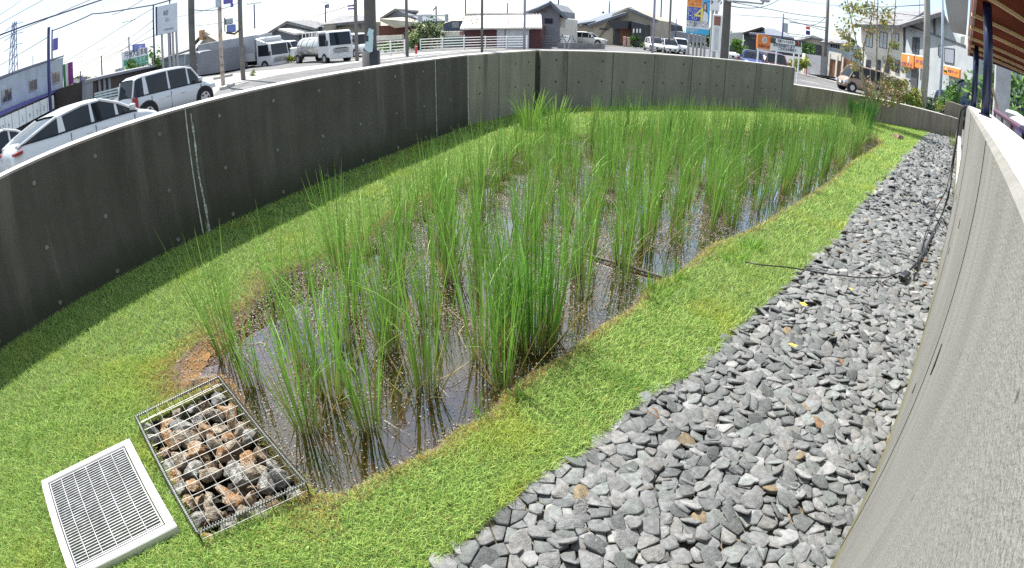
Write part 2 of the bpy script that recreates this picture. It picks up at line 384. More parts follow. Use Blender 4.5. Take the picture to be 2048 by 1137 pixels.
# ---------------------------------------------------------------- plan outlines from the photo
def plan(pts,z=0): return [tuple(gz(x,y,z)[:2]) for x,y in pts]
POND=plan([(640,985),(700,971),(751,941),(779,927),(871,886),(919,845),(984,818),(1008,783),(1080,730),(1161,680),(1195,646),(1269,607),(1296,562),(1353,540),(1425,482),(1480,462),(1527,440),(1577,411),(1620,385),(1663,357),(1700,323),(1740,300),(1765,284),
  (1745,268),(1700,264),(1640,262),(1560,260),(1480,260),(1400,260),(1300,264),(1200,266),(1140,272),(1093,284),(1034,302),(985,325),(946,345),(873,384),(800,398+18),(731,472),(684,487+8),(652,509),(608,527),(546,546),(520,585),(472,627),(428,665),(384,690),(352,730),(352,770),(430,760),(470,790),(560,900),(612,968)])
GBND=plan([(790,1180),(850,1137),(939,1070),(997,1019),(1076,951),(1155,910),(1247,828),(1312,780),(1406,730),(1470,657),(1527,607),(1590,553),(1622,518),(1672,480),(1704,427),(1748,380),(1780,348),(1812,310),(1837,285),(1858,265)])
GRAV=GBND+[(12.1,12.86),(12.95,12.9)]+[tuple(RWS+RWd*4.9)]+[tuple(RWS+RWd*3.2),(-1.2,-.9)]
GRAV=[(-.8,.10)]+GRAV[0:0]+GBND+[(12.1,12.86),(12.93,12.88),(float((RWS+RWd*4.0).x),float((RWS+RWd*4.0).y)),(-.9,-.95)]
KZ=.973
GB=[tuple(Vector(p)*KZ) for p in ((-1.598,1.547),(-1.315,1.891),(-.697,1.306),(-1.011,1.008))]
GR=[tuple(Vector(p)*.975) for p in ((-1.904,1.029),(-1.574,1.426),(-1.110,1.025),(-1.454,.642))]
GARD=[tuple(LWS-LWd*.1),tuple(BEND),tuple(COR),tuple(STEP),tuple(END),tuple(RWS)]
gardx=[tuple(Vector(p)) for p in GARD]
# ---------------------------------------------------------------- garden soil as a height field
def soil_z(P):
    sp=sdist(P,POND); sg=sdist(P,GB)
    z=-.015-.008*snoise(P,9,3)
    t=np.clip((.05-sp)/.22,0,1); z=z-(.105*t*t*(3-2*t))*(.75+.5*snoise(P,5,9))
    # silty shallows at the near left end of the pond
    mud=np.exp(-(((P[:,0]+1.42)/.24)**2+((P[:,1]-2.06)/.34)**2)); z=np.where(sp<0,z+mud*.066*(.8+.35*snoise(P,12,4)),z)
    ig=inpoly(P,GRAV); z=np.where(ig,z-.030,z)
    return np.where(sg<-.01,-.34,z),sp,sg
xs=np.concatenate([np.arange(-5.5,1.5,.04),np.arange(1.5,13.2,.08)]); ys=np.concatenate([np.arange(-3.8,3.5,.04),np.arange(3.5,13.2,.08)])
X,Y=np.meshgrid(xs,ys); P=np.stack([X.ravel(),Y.ravel()],1)
Z,sp,sg=soil_z(P)
ins=sdist(P,gardx)<.09
nx,ny=len(xs),len(ys)
idx=np.arange(nx*ny).reshape(ny,nx)
q=np.stack([idx[:-1,:-1],idx[:-1,1:],idx[1:,1:],idx[1:,:-1]],-1).reshape(-1,4)
q=q[ins[q].all(1)]
ing=inpoly(P,GRAV)
n1=snoise(P,11,1)[:,None]; n2=snoise(P,31,2)[:,None]
soilc=np.array([.085,.060,.036])*(.6+.8*n1); grassc=np.array([.075,.095,.03])*(.6+.8*n2); sandc=np.array([.13,.11,.075])*(.5+1.4*n1*n1*2)
mudc=np.array([.105,.060,.026])*(.35+1.1*n1*n2+.3*n2)
col=np.where((sp<.10)[:,None],soilc,grassc); col=np.where(ing[:,None],sandc,col); amb=np.exp(-(((P[:,0]+1.42)/.26)**2+((P[:,1]-2.06)/.36)**2))[:,None]; mudc=mudc*(1-amb)+np.array([.24,.13,.045])*(.5+.8*n2)*amb
col=np.where((sp<-.02)[:,None],mudc,col)
col=np.where((sg<.0)[:,None],np.array([.02,.018,.015]),col)  # basket pit near black: shade of its depth put into the earth colour
used=np.unique(q); remap=-np.ones(nx*ny,int); remap[used]=np.arange(len(used))
m_soil=mat('garden_earth',(.1,.08,.05),.95,attr=True,var=.25,vs=60,bump=.6,bs=90)
o=fastmesh('garden_ground',np.column_stack([P,Z])[used],remap[q],m_soil,col[used],smooth=True); tag(o,kind='structure')
# ---------------------------------------------------------------- water
WZ=-.045
wm=bpy.data.materials.new('pond_water'); wm.use_nodes=True; t=wm.node_tree; t.nodes.clear(); l=t.links.new
o_=N(t,'ShaderNodeOutputMaterial'); fr=N(t,'ShaderNodeFresnel'); fr.inputs[0].default_value=1.45; ms=N(t,'ShaderNodeMixShader'); tr=N(t,'ShaderNodeBsdfTransparent'); tr.inputs[0].default_value=(.62,.50,.36,1)
gl=N(t,'ShaderNodeBsdfGlossy'); gl.inputs['Roughness'].default_value=.03; gl.inputs['Color'].default_value=(.90,.87,.80,1)
mm=N(t,'ShaderNodeMath',operation='MULTIPLY_ADD'); mm.inputs[1].default_value=2.7; mm.inputs[2].default_value=.12; mm.use_clamp=True
tcn=N(t,'ShaderNodeTexCoord'); n=N(t,'ShaderNodeTexNoise'); n.inputs['Scale'].default_value=9; n.inputs['Detail'].default_value=3; bb=N(t,'ShaderNodeBump'); bb.inputs['Strength'].default_value=.10; bb.inputs['Distance'].default_value=.01
l(tcn.outputs['Object'],n.inputs['Vector']); l(n.outputs['Fac'],bb.inputs['Height']); l(bb.outputs[0],gl.inputs['Normal'])
l(fr.outputs[0],mm.inputs[0]); l(mm.outputs[0],ms.inputs[0]); l(tr.outputs[0],ms.inputs[1]); l(gl.outputs[0],ms.inputs[2]); l(ms.outputs[0],o_.inputs[0])
PC=[Vector(p) for p in POND]
inw=sdist(P,POND)<.14
q2=np.stack([idx[:-1,:-1],idx[:-1,1:],idx[1:,1:],idx[1:,:-1]],-1).reshape(-1,4); q2=q2[inw[q2].all(1)&(sg[q2]>-.02).all(1)]
used=np.unique(q2); remap=-np.ones(nx*ny,int); remap[used]=np.arange(len(used))
o=fastmesh('pond_water',np.column_stack([P,np.full(len(P),WZ)])[used],remap[q2],wm,smooth=True); tag(o,kind='structure')

# ---------------------------------------------------------------- lawn
SHOE=None
def fill(bb,density,test):
    n=int((bb[2]-bb[0])*(bb[3]-bb[1])*density); Q=np.column_stack([rng.uniform(bb[0],bb[2],n),rng.uniform(bb[1],bb[3],n)])
    return Q[test(Q)]
def vis(Q,m=60):
    # the part of the garden in front of the lens, with a margin for a step aside
    d=np.hypot(Q[:,0],Q[:,1]); a=np.degrees(np.arctan2(Q[:,0],Q[:,1])); return (np.abs(a)<100)&(d>.55)
def lawn_test(Q):
    s=sdist(Q,POND); wob=.05*(snoise(Q,14,5)-.5)
    gq=np.array(Q); ig=inpoly(gq+np.column_stack([wob,wob])*1.2,GRAV)
    k=inpoly(Q,gardx)&(s+wob>-.005)&~ig&vis(Q)
    k&=(sdist(Q,GB)>-.02)&(sdist(Q,GR)>.0)
    return k
parts=[]
for (dmin,dmax,den,hh,ww,sg_) in ((.5,1.7,75000,.019,.0024,2),(1.7,2.8,52000,.021,.0029,2),(2.8,4.5,24000,.025,.0042,1),(4.5,7.5,11000,.030,.0068,1),(7.5,19,4500,.038,.012,1)):
    Q=fill((-4.6 if dmax<8 else -2,-1.5 if dmax<4 else 0,min(13,dmax),min(13.2,dmax)),den,lambda Q:(np.hypot(Q[:,0],Q[:,1])>=dmin)&(np.hypot(Q[:,0],Q[:,1])<dmax)&(Q[:,1]>-1.2))
    Q=Q[lawn_test(Q)]
    s=sdist(Q,POND); n=len(Q)
    dry=np.clip(1.15-s/np.where(Q[:,0]<-.55*Q[:,1]+.1,.20,.075),0,1)*(.40+.6*snoise(Q,10,7)); patch=np.clip((snoise(Q,3.2,11)-.60)*4,0,1)
    patch2=np.clip((snoise(Q,5.2,21)-.66)*4,0,1)
    keep=rng.random(n)>np.clip(dry*.45,0,.6)
    Q,s,dry,patch,patch2=[a[keep] for a in (Q,s,dry,patch,patch2)]; n=len(Q)
    z=soil_z(Q)[0]
    g=np.array([.245,.39,.070]); g2=np.array([.42,.54,.17]); yl=np.array([.46,.36,.09]); dg=np.array([.085,.200,.028]); br=np.array([.30,.16,.06])
    r1=rng.random((n,1)); c=g+(g2-g)*r1
    c=np.where(rng.random((n,1))<.28,dg,c)
    c=c+(np.array([.36,.40,.05])-c)*(patch[:,None]*.5)
    c=c+(dg*1.25-c)*(patch2[:,None]*.5)
    c=np.where(rng.random((n,1))<(dry[:,None]*.75+.035),np.where(rng.random((n,1))<.6,yl,br),c)
    c=c*(.75+.5*rng.random((n,1)))
    h=hh*(.6+.8*rng.random(n))*(1+.55*patch2+.25*patch)*(1-.35*np.clip(dry,0,1))
    V,F,K=blades(np.column_stack([Q,z]),rng.uniform(0,6.28,n),rng.uniform(.1,1.1,n),h,ww*(.7+.6*rng.random(n)),rng.uniform(.1,.8,n),c,sg_,1.25,facing=rng.uniform(0,6.28,n))
    parts.append((V,F,K))
off=0;Vs=[];Fs=[];Ks=[]
for V,F,K in parts: Vs.append(V);Fs.append(F+off);Ks.append(K); off+=len(V)
m_grass=mat('lawn_blades',(.1,.2,.03),.55,attr=True,var=0,spec=.35,trans=.25)
o=fastmesh('grass',np.concatenate(Vs),np.concatenate(Fs),m_grass,np.concatenate(Ks)); tag(o,'short bright green turf on both sides of the paddy','grass',kind='stuff')
print('grass blades faces',sum(len(f) for _,f,_ in parts))
# longer grass tufts along the water's edge
def tuft(name,label,cat,loc,n,h,r,w_,col,lean=.3,bend=.3,group=None,seg=4):
    a=rng.uniform(0,6.28,n); rr=r*np.sqrt(rng.random(n)); B=np.column_stack([rr*np.cos(a),rr*np.sin(a),np.zeros(n)])
    c=np.array(col)*(.65+.7*rng.random((n,1)))
    V,F,K=blades(B,a,lean*rng.random(n)+.04,h*(.55+.45*rng.random(n)),w_*(.7+.6*rng.random(n)),bend*rng.random(n),c,seg,1.3,facing=rng.uniform(0,6.28,n))
    o=fastmesh(name,V,F,MT.get('rice_leaf') or mat('rice_leaf',(.1,.3,.05),.5,attr=True,var=0,spec=.4,trans=.3),K); o.location=loc; return tag(o,label,cat,group)
TUFTS=[((1310,590),'longer grass tuft on the water edge between the big rice clump and the gravel',.11,60),((1345,560),'soft grass tuft on the bank just beyond the fallen pole',.12,60),((1500,500),'lush grass tuft bulging from the right bank of the paddy',.09,90),
       ((1470,520),'dense tuft in the lawn beside the thin cable',.08,70),((965,835),'lone upright grass sprig on the near bank',.13,14),((1030,800),'small pale sprig of grass at the near right bank',.08,16),((1610,640),'',0,0)]
for p,lb,h,n in TUFTS:
    if n: tuft('grass_tuft',lb,'grass tuft',gz(*p,-.02),n,h,.09 if n>20 else .02,.006,(.14,.30,.03),.5,.4)

# ---------------------------------------------------------------- crushed-stone gravel: every stone a real faceted slab
def clipcell(c,nb,lim):
    poly=[(c[0]+lim*math.cos(a),c[1]+lim*math.sin(a)) for a in np.linspace(0,6.283,9)[:-1]+.2]
    for q_ in nb:
        mx_,my=(c[0]+q_[0])/2,(c[1]+q_[1])/2; dx,dy=q_[0]-c[0],q_[1]-c[1]
        out_=[];m=len(poly)
        for i in range(m):
            a=poly[i];b_=poly[(i+1)%m]; da=(a[0]-mx_)*dx+(a[1]-my)*dy; db=(b_[0]-mx_)*dx+(b_[1]-my)*dy
            if da<=0: out_.append(a)
            if (da<0)!=(db<0) and da!=db: t_=da/(da-db); out_.append((a[0]+(b_[0]-a[0])*t_,a[1]+(b_[1]-a[1])*t_))
        poly=out_
        if len(poly)<3: return None
    return poly
def gravel_layer(sp_,zbase,seed,rmin,rmax,thick,tilt,dropn):
    r_=np.random.default_rng(seed)
    gx=np.arange(-1.0,13.2,sp_); GX,GY=np.meshgrid(gx,np.arange(-1.0,13.2,sp_)); Q=np.column_stack([GX.ravel(),GY.ravel()])+r_.uniform(-.46,.46,(GX.size,2))*sp_
    s=sdist(Q,GRAV); D=np.hypot(Q[:,0],Q[:,1]); k=(s<.010)&(D>=rmin)&(D<rmax)&(r_.random(len(Q))>dropn)
    Q=Q[k]; V=[];F3=[];K=[]
    cell={}
    for i,(x,y) in enumerate(Q): cell.setdefault((int(x//(sp_*1.6)),int(y//(sp_*1.6))),[]).append(i)
    pal=np.array([[.205,.21,.215],[.165,.173,.178],[.235,.236,.24],[.18,.193,.19],[.27,.27,.272],[.215,.21,.205],[.135,.142,.146],[.21,.225,.222]])
    for i,(x,y) in enumerate(Q):
        cx,cy=int(x//(sp_*1.6)),int(y//(sp_*1.6)); nb=[]
        for a in (-1,0,1):
            for b_ in (-1,0,1):
                for j in cell.get((cx+a,cy+b_),()):
                    if j!=i: nb.append(Q[j])
        poly=clipcell((x,y),nb,sp_*.92)
        if not poly or len(poly)<3: continue
        sc=r_.uniform(.82,.98); n_=len(poly); ang=r_.uniform(0,6.28); ta=tilt*r_.normal(); tb=tilt*r_.normal()
        th=thick*r_.uniform(.6,1.35); z0=zbase+r_.uniform(-.3,.5)*thick*.6
        c=pal[r_.integers(len(pal))]*r_.uniform(.78,1.25)
        u=r_.random()
        if u<.009: c=np.array([.27,.21,.13])*r_.uniform(.8,1.1)
        elif u<.028: c=np.array([.36,.355,.345])
        elif u<.032: c=np.array([.22,.13,.07])
        base=len(V)
        cxm=sum(p[0] for p in poly)/n_; cym=sum(p[1] for p in poly)/n_
        def zz(px,py): return (px-cxm)*ta+(py-cym)*tb
        ring=[]
        for lev,(ss,zo) in enumerate(((1.0,-th*.9),(1.01,-th*.02),(.93,th*.10))):
            for (px,py) in poly:
                jx=1+r_.uniform(-.03,.03)
                qx=cxm+(px-cxm)*ss*sc*jx; qy=cym+(py-cym)*ss*sc*jx
                V.append((qx,qy,z0+th+zo+zz(qx,qy)+(r_.uniform(-.16,.14)*th if lev==2 else r_.uniform(-.14,.02)*th))); K.append(c*(r_.uniform(.9,1.1)))
        V.append((cxm+r_.uniform(-.1,.1)*sp_,cym+r_.uniform(-.1,.1)*sp_,z0+th*(1.09+r_.uniform(-.02,.07)))); K.append(c*r_.uniform(.95,1.15))
        top=base+3*n_
        for a in range(n_):
            b_=(a+1)%n_
            for lv in (0,1):
                p0,p1,p2,p3=base+lv*n_+a,base+lv*n_+b_,base+(lv+1)*n_+b_,base+(lv+1)*n_+a
                F3.append((p0,p1,p2)); F3.append((p0,p2,p3))
            F3.append((base+2*n_+a,base+2*n_+b_,top))
    return np.array(V),np.array(F3),np.array(K)*np.array([.70,.705,.70])
parts=[]
for args in ((.051,-.034,1,0,3.2,.011,.17,.14),(.052,-.027,2,0,3.2,.010,.30,.45),(.056,-.033,3,3.2,6.5,.011,.18,.15),(.054,-.027,4,3.2,6.5,.010,.30,.5),(.070,-.036,5,6.5,20,.018,.28,.1),(.070,-.028,6,6.5,20,.018,.38,.5)):
    V,F,K=gravel_layer(*args)
    if len(V): parts.append((V,F,K))
off=0;Vs=[];Fs=[];Ks=[]
for V,F,K in parts: Vs.append(V);Fs.append(F+off);Ks.append(K); off+=len(V)
m_stone=mat('crushed_stone',(.3,.3,.3),.8,attr=True,var=.30,vs=60,bump=.35,bs=190)
o=fastmesh('gravel',np.concatenate(Vs),np.concatenate(Fs),m_stone,np.concatenate(Ks)); tag(o,'grey crushed stone strip between the lawn and the pale wall','gravel',kind='stuff')
print('gravel tris',sum(len(f) for _,f,_ in parts))

# ---------------------------------------------------------------- rice
m_rice=MT['rice_leaf']
def rice_mesh(i,n,h,spread,wd=.0068,base=(.175,.335,.058)):
    r_=np.random.default_rng(100+i)
    a=r_.uniform(0,6.28,n); rr=.028*np.sqrt(r_.random(n))*(1+n/60)
    B=np.column_stack([rr*np.cos(a),rr*np.sin(a),np.zeros(n)-.03])
    lean=spread*(.05+r_.random(n)**1.5); hh=h*(.50+.50*r_.random(n)**.6)
    c=np.array(base)*(.6+.75*r_.random((n,1))); dead=r_.random((n,1))<.16; c=np.where(dead,np.array([.32,.25,.08]),c)
    hh=np.where(dead[:,0],hh*.45,hh); lean=np.where(dead[:,0],lean*2+.3,lean)
    V,F,K=blades(B,a,lean,hh,wd*(.7+.6*r_.random(n)),.06*r_.random(n),c,6,1.15,facing=r_.uniform(0,6.28,n))
    # straw-coloured sheaths near the foot
    zz=V[:,2]; t=np.clip(1-zz/.16,0,1)[:,None]; K=K*(1-t)+np.array([.16,.17,.05])*t
    # drooping secondary leaves
    m=max(3,n//9); a2=r_.uniform(0,6.28,m); hb=r_.uniform(.15,.5,m)*h
    B2=np.column_stack([np.cos(a2)*.03,np.sin(a2)*.03,hb]); c2=np.array(base)*(.9+.5*r_.random((m,1)))
    V2,F2,K2=blades(B2,a2,r_.uniform(.3,.7,m),r_.uniform(.12,.24,m),np.full(m,wd),r_.uniform(.2,.6,m),c2,3,1.1,facing=a2+1.57)
    me_o=fastmesh('rice_plant',np.concatenate([V,V2]),np.concatenate([F,F2+len(V)]),m_rice,np.concatenate([K,K2]))
    me=me_o.data; bpy.data.objects.remove(me_o); return me
RM_small=[rice_mesh(i,24+i*3,.76,.20) for i in range(6)]
RM_mid=[rice_mesh(20+i,40+i*5,.80,.22) for i in range(6)]
RM_big=rice_mesh(50,230,.84,.22,.0078,(.12,.28,.04))
RM_far=[rice_mesh(60+i,34,.74,.20,.0080,[(.15,.29,.05),(.10,.21,.035),(.20,.32,.07)][i%3]) for i in range(6)]
def rice(me,x,y,s,label,group=None,kind='rice_plant'):
    o=bpy.data.objects.new(kind,me); C.objects.link(o); o.location=(x,y,WZ-.02); o.rotation_euler=(random.uniform(-.05,.05),random.uniform(-.05,.05),random.uniform(0,6.28)); o.scale=(s,s,s)
    return tag(o,label,'rice plant',group)
NEAR=[((455,712),'m',.95,'rice plant standing at the brown muddy shallows nearest the lawn'),((510,770),'s',.8,'thin yellowing rice plant just beyond the far corner of the wire cage of rocks'),
 ((562,640),'s',.95,'sparse rice plant at the left bank behind the muddy shallows'),((612,860),'m',.88,'leaning rice plant nearest the long edge of the wire cage'),((660,785),'m',1.0,'bushy rice plant with straw-coloured foot second row from the cage'),
 ((742,862),'m',.98,'front-row rice plant right of the cage leaning left over clear water'),((850,782),'m',1.05,'front-row rice plant in clear water left of the biggest clump'),((968,718),'m',1.0,'slim upright rice plant directly left of the biggest clump'),
 ((1105,640),'m',.85,'yellow-footed rice plant tucked against the right side of the biggest clump'),((1168,590),'s',1.0,'small rice plant between the biggest clump and the fallen pole'),((1240,530),'m',.9,'rice plant rising behind the fallen pole'),
 ((1292,500),'m',1.1,'dense tall rice plant near the right bank past the fallen pole'),((1355,490),'s',1.0,'thin rice plant in open water near the right bank'),((1420,460),'s',1.0,'spindly rice plant by the right bank beside brown water'),
 ((775,700),'m',.9,'rice plant with a dark muddy foot in the middle of the near water'),((600,720),'s',.95,'wispy rice plant between the shallows and the near clumps'),((700,640),'m',.95,'rice plant amid floating weed in the near left'),
 ((860,640),'m',.9,'rice plant amid floating weed left of the biggest clump'),((900,560),'m',1.0,'green rice plant behind the near front row'),((790,560),'m',.95,'rice plant in the thick of the floating weed')]
taken=[]
g=gz(1059,684,WZ); rice(RM_big,g.x,g.y,1.0,'biggest and densest rice clump with a dark foot in the near middle of the paddy'); taken.append((g.x,g.y))
for p,k,s,lb in NEAR:
    g=gz(*p,WZ); rice(random.choice(RM_mid if k=='m' else RM_small),g.x,g.y,s*1.03,lb); taken.append((g.x,g.y))
sp_=.235; cnt=0; cand=[]
for i in range(-20,60):
    for j in range(0,60):
        a=.36; x=(i*math.cos(a)+j*math.sin(a))*sp_; y=(-i*math.sin(a)+j*math.cos(a))*sp_
        x+=random.uniform(-.075,.075); y+=random.uniform(-.075,.075); cand.append((x,y))
Q=np.array(cand); s=sdist(Q,POND); Q=Q[(s<-.06)&(sdist(Q,GB)>.1)]
Q=Q[np.argsort(np.hypot(Q[:,0],Q[:,1]))]
zonelab={'a':'slender green rice plant in the sparse near part of the paddy','b':'rice plant in the middle of the paddy with weed floating round it','c':'rice plant in the dense far part of the paddy below the grey back wall','r':'rice plant in the row along the right bank by the lawn strip'}
spr=sdist(Q,POND)
for (x,y) in Q:
    D=math.hypot(x,y)
    if any((x-a)**2+(y-b_)**2<.045 for a,b_ in taken): continue
    if D<3.4 and random.random()<.05: continue
    if 3.4<=D<5.2 and random.random()<.03: continue
    if cnt>=276: break
    right=(x*.7097-y*.7045+.08)>-1.9 and D>3
    z_='a' if D<3.4 else ('r' if right and D<9 else ('b' if D<6.3 else 'c'))
    if D>6.0 and random.random()<.30: continue
    me=random.choice(RM_small+RM_mid) if D<3.6 else (random.choice(RM_mid+RM_far[:2]) if D<6 else random.choice(RM_far))
    az_=math.degrees(math.atan2(x,y)); row=int(D/ .8)
    sc_=random.uniform(.72,1.08); size='tall' if sc_>.98 else ('short' if sc_<.82 else 'middling'); typ='thin' if me in RM_small else ('bushy' if me in RM_mid else 'narrow-leaved')
    side=('at the left bank' if az_<-20 else 'left of the big clump' if az_<-6 else 'behind the big clump' if az_<10 else 'right of the big clump') if D<5.2 else ('below the dark wall' if az_<-6 else 'below the lighter wall bay' if az_<2 else 'below the corner pier' if az_<5.5 else 'below the left back wall panels' if az_<13 else 'below the middle back wall panels' if az_<20 else 'below the right back wall panels' if az_<27.5 else 'below the low tan wall')
    dep={2:'first',3:'second',4:'third',5:'fourth',6:'fifth',7:'sixth',8:'seventh',9:'eighth',10:'ninth',11:'tenth',12:'eleventh',13:'farthest'}.get(min(13,max(2,row)),'first')
    lab=f"{size} {typ} rice plant {side}, {dep} row from the camera"
    rice(me,x,y,sc_,lab,'rice plants growing in the paddy'); cnt+=1; taken.append((x,y))
print('rice',cnt)
rest=[(x,y) for (x,y) in Q if random.random()<.35 and not any((x-a)**2+(y-b_)**2<.02 for a,b_ in taken) and math.hypot(x,y)>6]
print('rice rest',len(rest))
if rest:
    V_=[];F_=[];K_=[];off=0
    n=30
    for (x,y) in rest:
        a=rng.uniform(0,6.28,n); B=np.column_stack([x+.05*np.cos(a),y+.05*np.sin(a),np.full(n,WZ-.02)]); c=np.array([.13,.28,.045])*(.6+.75*rng.random((n,1)))
        V,F,K=blades(B,a,.20*rng.random(n)**1.5,.70*(.45+.55*rng.random(n)**.7),.008*(.7+.6*rng.random(n)),.1*rng.random(n),c,4,1.15,facing=rng.uniform(0,6.28,n)); V_.append(V);F_.append(F+off);K_.append(K);off+=len(V)
    o=fastmesh('rice_plants',np.concatenate(V_),np.concatenate(F_),m_rice,np.concatenate(K_)); tag(o,'mass of rice at the far end of the paddy','rice plants',kind='stuff')
# ---------------------------------------------------------------- floating weed with painted sky glints, and fallen straw
bbx=(-2,1.2,8,11.5)
Q=np.column_stack([rng.uniform(bbx[0],bbx[2],2200000),rng.uniform(bbx[1],bbx[3],2200000)])
Q=Q[inpoly(Q,POND)&(sdist(Q,GB)>.02)]; D=np.hypot(Q[:,0],Q[:,1])
right=Q[:,0]*.7097-Q[:,1]*.7045+.08
dens=np.clip((snoise(Q,4.2,31)-.34)*5,0,1)*np.clip((-1.25-right)/.6,0.08,1)*np.clip(D/2.2-.55,.15,1)
s=sdist(Q,POND); dens=np.maximum(dens,np.clip(1-(-s)/.10,0,1)*.55); dens=np.maximum(dens,np.exp(-(((Q[:,0]+1.45)/.30)**2+((Q[:,1]-2.15)/.5)**2))*.6*(snoise(Q,20,8)>.42))
k=rng.random(len(Q))<dens*np.clip(1.15-D/10,.22,1); Q=Q[k]; D=D[k]; n=len(Q)
sz=rng.uniform(.0016,.0040,n)*(1+D*.17); a=rng.uniform(0,6.28,n)
V=np.zeros((n,4,3)); fz_=np.maximum(WZ,soil_z(Q)[0])
for i in range(4):
    V[:,i,0]=Q[:,0]+np.cos(a+i*1.57)*sz*(1 if i%2 else .55); V[:,i,1]=Q[:,1]+np.sin(a+i*1.57)*sz*(1 if i%2 else .55); V[:,i,2]=fz_+.003+rng.uniform(-.0012,.003,n)
pal=np.array([[.20,.13,.115],[.30,.27,.27],[.12,.08,.055],[.22,.16,.15],[.10,.11,.04],[.34,.32,.32],[.16,.09,.05],[.20,.19,.08]])  # weed and debris tones; the palest greys paint sky sparkle on the water
K=np.repeat(pal[rng.integers(0,len(pal),n)]*rng.uniform(.5,1.0,(n,1)),4,axis=0)
m_weed_glint=mat('floating_weed_glints',(.2,.2,.1),.6,attr=True,var=0)
o=fastmesh('floating_weed_glints',V.reshape(-1,3),np.arange(n*4).reshape(-1,4),m_weed_glint,K); tag(o,'fine pinkish-grey weed, debris and pale painted glints floating between the rice plants','weed',kind='stuff'); print('weed',n)
mb=MB()
for k in range(150):
    while True:
        x,y=random.uniform(-1.6,5),random.uniform(1.4,7.5)
        if inpoly(np.array([[x,y]]),POND)[0] and sdist(np.array([[x,y]]),GB)[0]>.05: break
    a=random.uniform(0,6.28); Ls=random.uniform(.08,.28); z=WZ+.006
    mb.tube([(x,y,z),(x+math.cos(a)*Ls*.5,y+math.sin(a)*Ls*.5,z+random.uniform(0,.03)),(x+math.cos(a+.3)*Ls,y+math.sin(a+.3)*Ls,z+random.uniform(-.005,.05))],.0016,4)
o=mb.build('fallen_straw',mat('dry_straw',(.34,.27,.12),.8,var=.4,vs=8)); tag(o,'yellow fallen rice straw lying on the water','straw',kind='stuff')
# fallen pole and mossy lump in the water
p0,p1=gz(1165,512,WZ),gz(1330,560,WZ)
o=MB().tube([p0+Vector((0,0,.012)),(p0+p1)/2+Vector((0,0,.02)),p1+Vector((0,0,.01))],.010,8).build('bamboo_pole',mat('dark_wet_bamboo',(.07,.055,.04),.4,var=.3,vs=10)); tag(o,'thin dark pole lying in the water behind the biggest rice clump','pole')

# ---------------------------------------------------------------- wire basket with rocks
gbc=[Vector(p) for p in GB]; e1=(gbc[1]-gbc[0]); e2=(gbc[3]-gbc[0])
gab=thing('wire_basket','rectangular wire mesh cage full of rocks set at the near end of the paddy','wire cage',(gbc[0].x,gbc[0].y,0))
def bq(u,v,z):
    p=(gbc[0]*(1-u)*(1-v)+gbc[1]*u*(1-v)+gbc[3]*(1-u)*v+gbc[2]*u*v)-gbc[0]; return Vector((p.x,p.y,z))
m_wire=mat('galvanised_wire',(.34,.34,.32),.5,.3,var=.15,vs=30); m_dwire=mat('dark_coil_wire',(.10,.11,.11),.5,.6,var=.2,vs=30)
zt_=.036
mb=MB()
for i in range(9): u=(i+.0)/8; mb.tube([bq(u,v/6,zt_+.003*math.sin(v+i)) for v in range(7)],.0010,5)
for j in range(14): v=j/13; mb.tube([bq(u/5,v,zt_-.003+.002*math.sin(u*1.3+j)) for u in range(6)],.0014,5)
mb.build('lid_mesh',m_wire,gab)
mb=MB()
for (a,b_) in (((0,0),(1,0)),((1,0),(1,1)),((1,1),(0,1)),((0,1),(0,0))):
    for z in (zt_,-.30): mb.tube([bq(*a,z),bq(*b_,z)],.0028,6)
    nL=16 if a[0]==b_[0] else 9
    for i in range(nL+1):
        q_=bq(a[0]+(b_[0]-a[0])*i/nL,a[1]+(b_[1]-a[1])*i/nL,0); mb.tube([(q_.x,q_.y,-.30),(q_.x,q_.y,zt_)],.0017,4)
    for z in (.0,-.06,-.12,-.18,-.24): mb.tube([bq(*a,z),bq(*b_,z)],.0017,4)
mb.build('side_mesh',m_wire,gab)
for (a,b_) in (((0,0),(1,0)),((1,0),(1,1)),((1,1),(0,1)),((0,1),(0,0))):
    A,B_=bq(*a,zt_),bq(*b_,zt_); Ls=(B_-A).length; nn=int(Ls/.011); pts=[]
    d=(B_-A).normalized(); s_=d.cross(Vector((0,0,1)))
    for i in range(nn*6):
        t_=i/(nn*6); an=i*math.pi/3; pts.append(A+d*Ls*t_+s_*math.cos(an)*.0085+Vector((0,0,1))*math.sin(an)*.0085)
    MB().tube(pts,.0017,4).build('edge_coil',m_dwire,gab)
def rock_mesh(seed,flat=.8):
    r_=random.Random(seed); import bmesh as _b
    bm=_b.new(); _b.ops.create_icosphere(bm,subdivisions=3,radius=1)
    cuts=[(Vector((r_.gauss(0,1),r_.gauss(0,1),r_.gauss(0,1))).normalized(),r_.uniform(.48,.80)) for _ in range(14)]
    for v in bm.verts:
        for n_,d_ in cuts:
            k=v.co.dot(n_)
            if k>d_: v.co-=n_*(k-d_)*.92
        v.co*=1+.07*math.sin(v.co.x*7+seed)*math.cos(v.co.y*6+seed)+r_.uniform(-.03,.03)
        v.co.z*=flat
    me=bpy.data.meshes.new('rock'); bm.to_mesh(me); bm.free(); return me
RK=[rock_mesh(i,.7+.05*(i%4)) for i in range(8)]
m_rg=mat('grey_rock',(.16,.155,.145),.85,col2=(.46,.45,.42),vs=2.2,bump=1,bs=9,lo=.38,hi=.62); m_ro=mat('rust_rock',(.36,.17,.055),.85,col2=(.46,.38,.28),vs=1.6,bump=1,bs=9,lo=.40,hi=.60); m_rb=mat('brown_rock',(.09,.065,.045),.85,col2=(.34,.24,.15),vs=2,bump=1,bs=9)
ordn=['first','second','third','fourth','fifth','sixth','seventh','eighth','ninth']
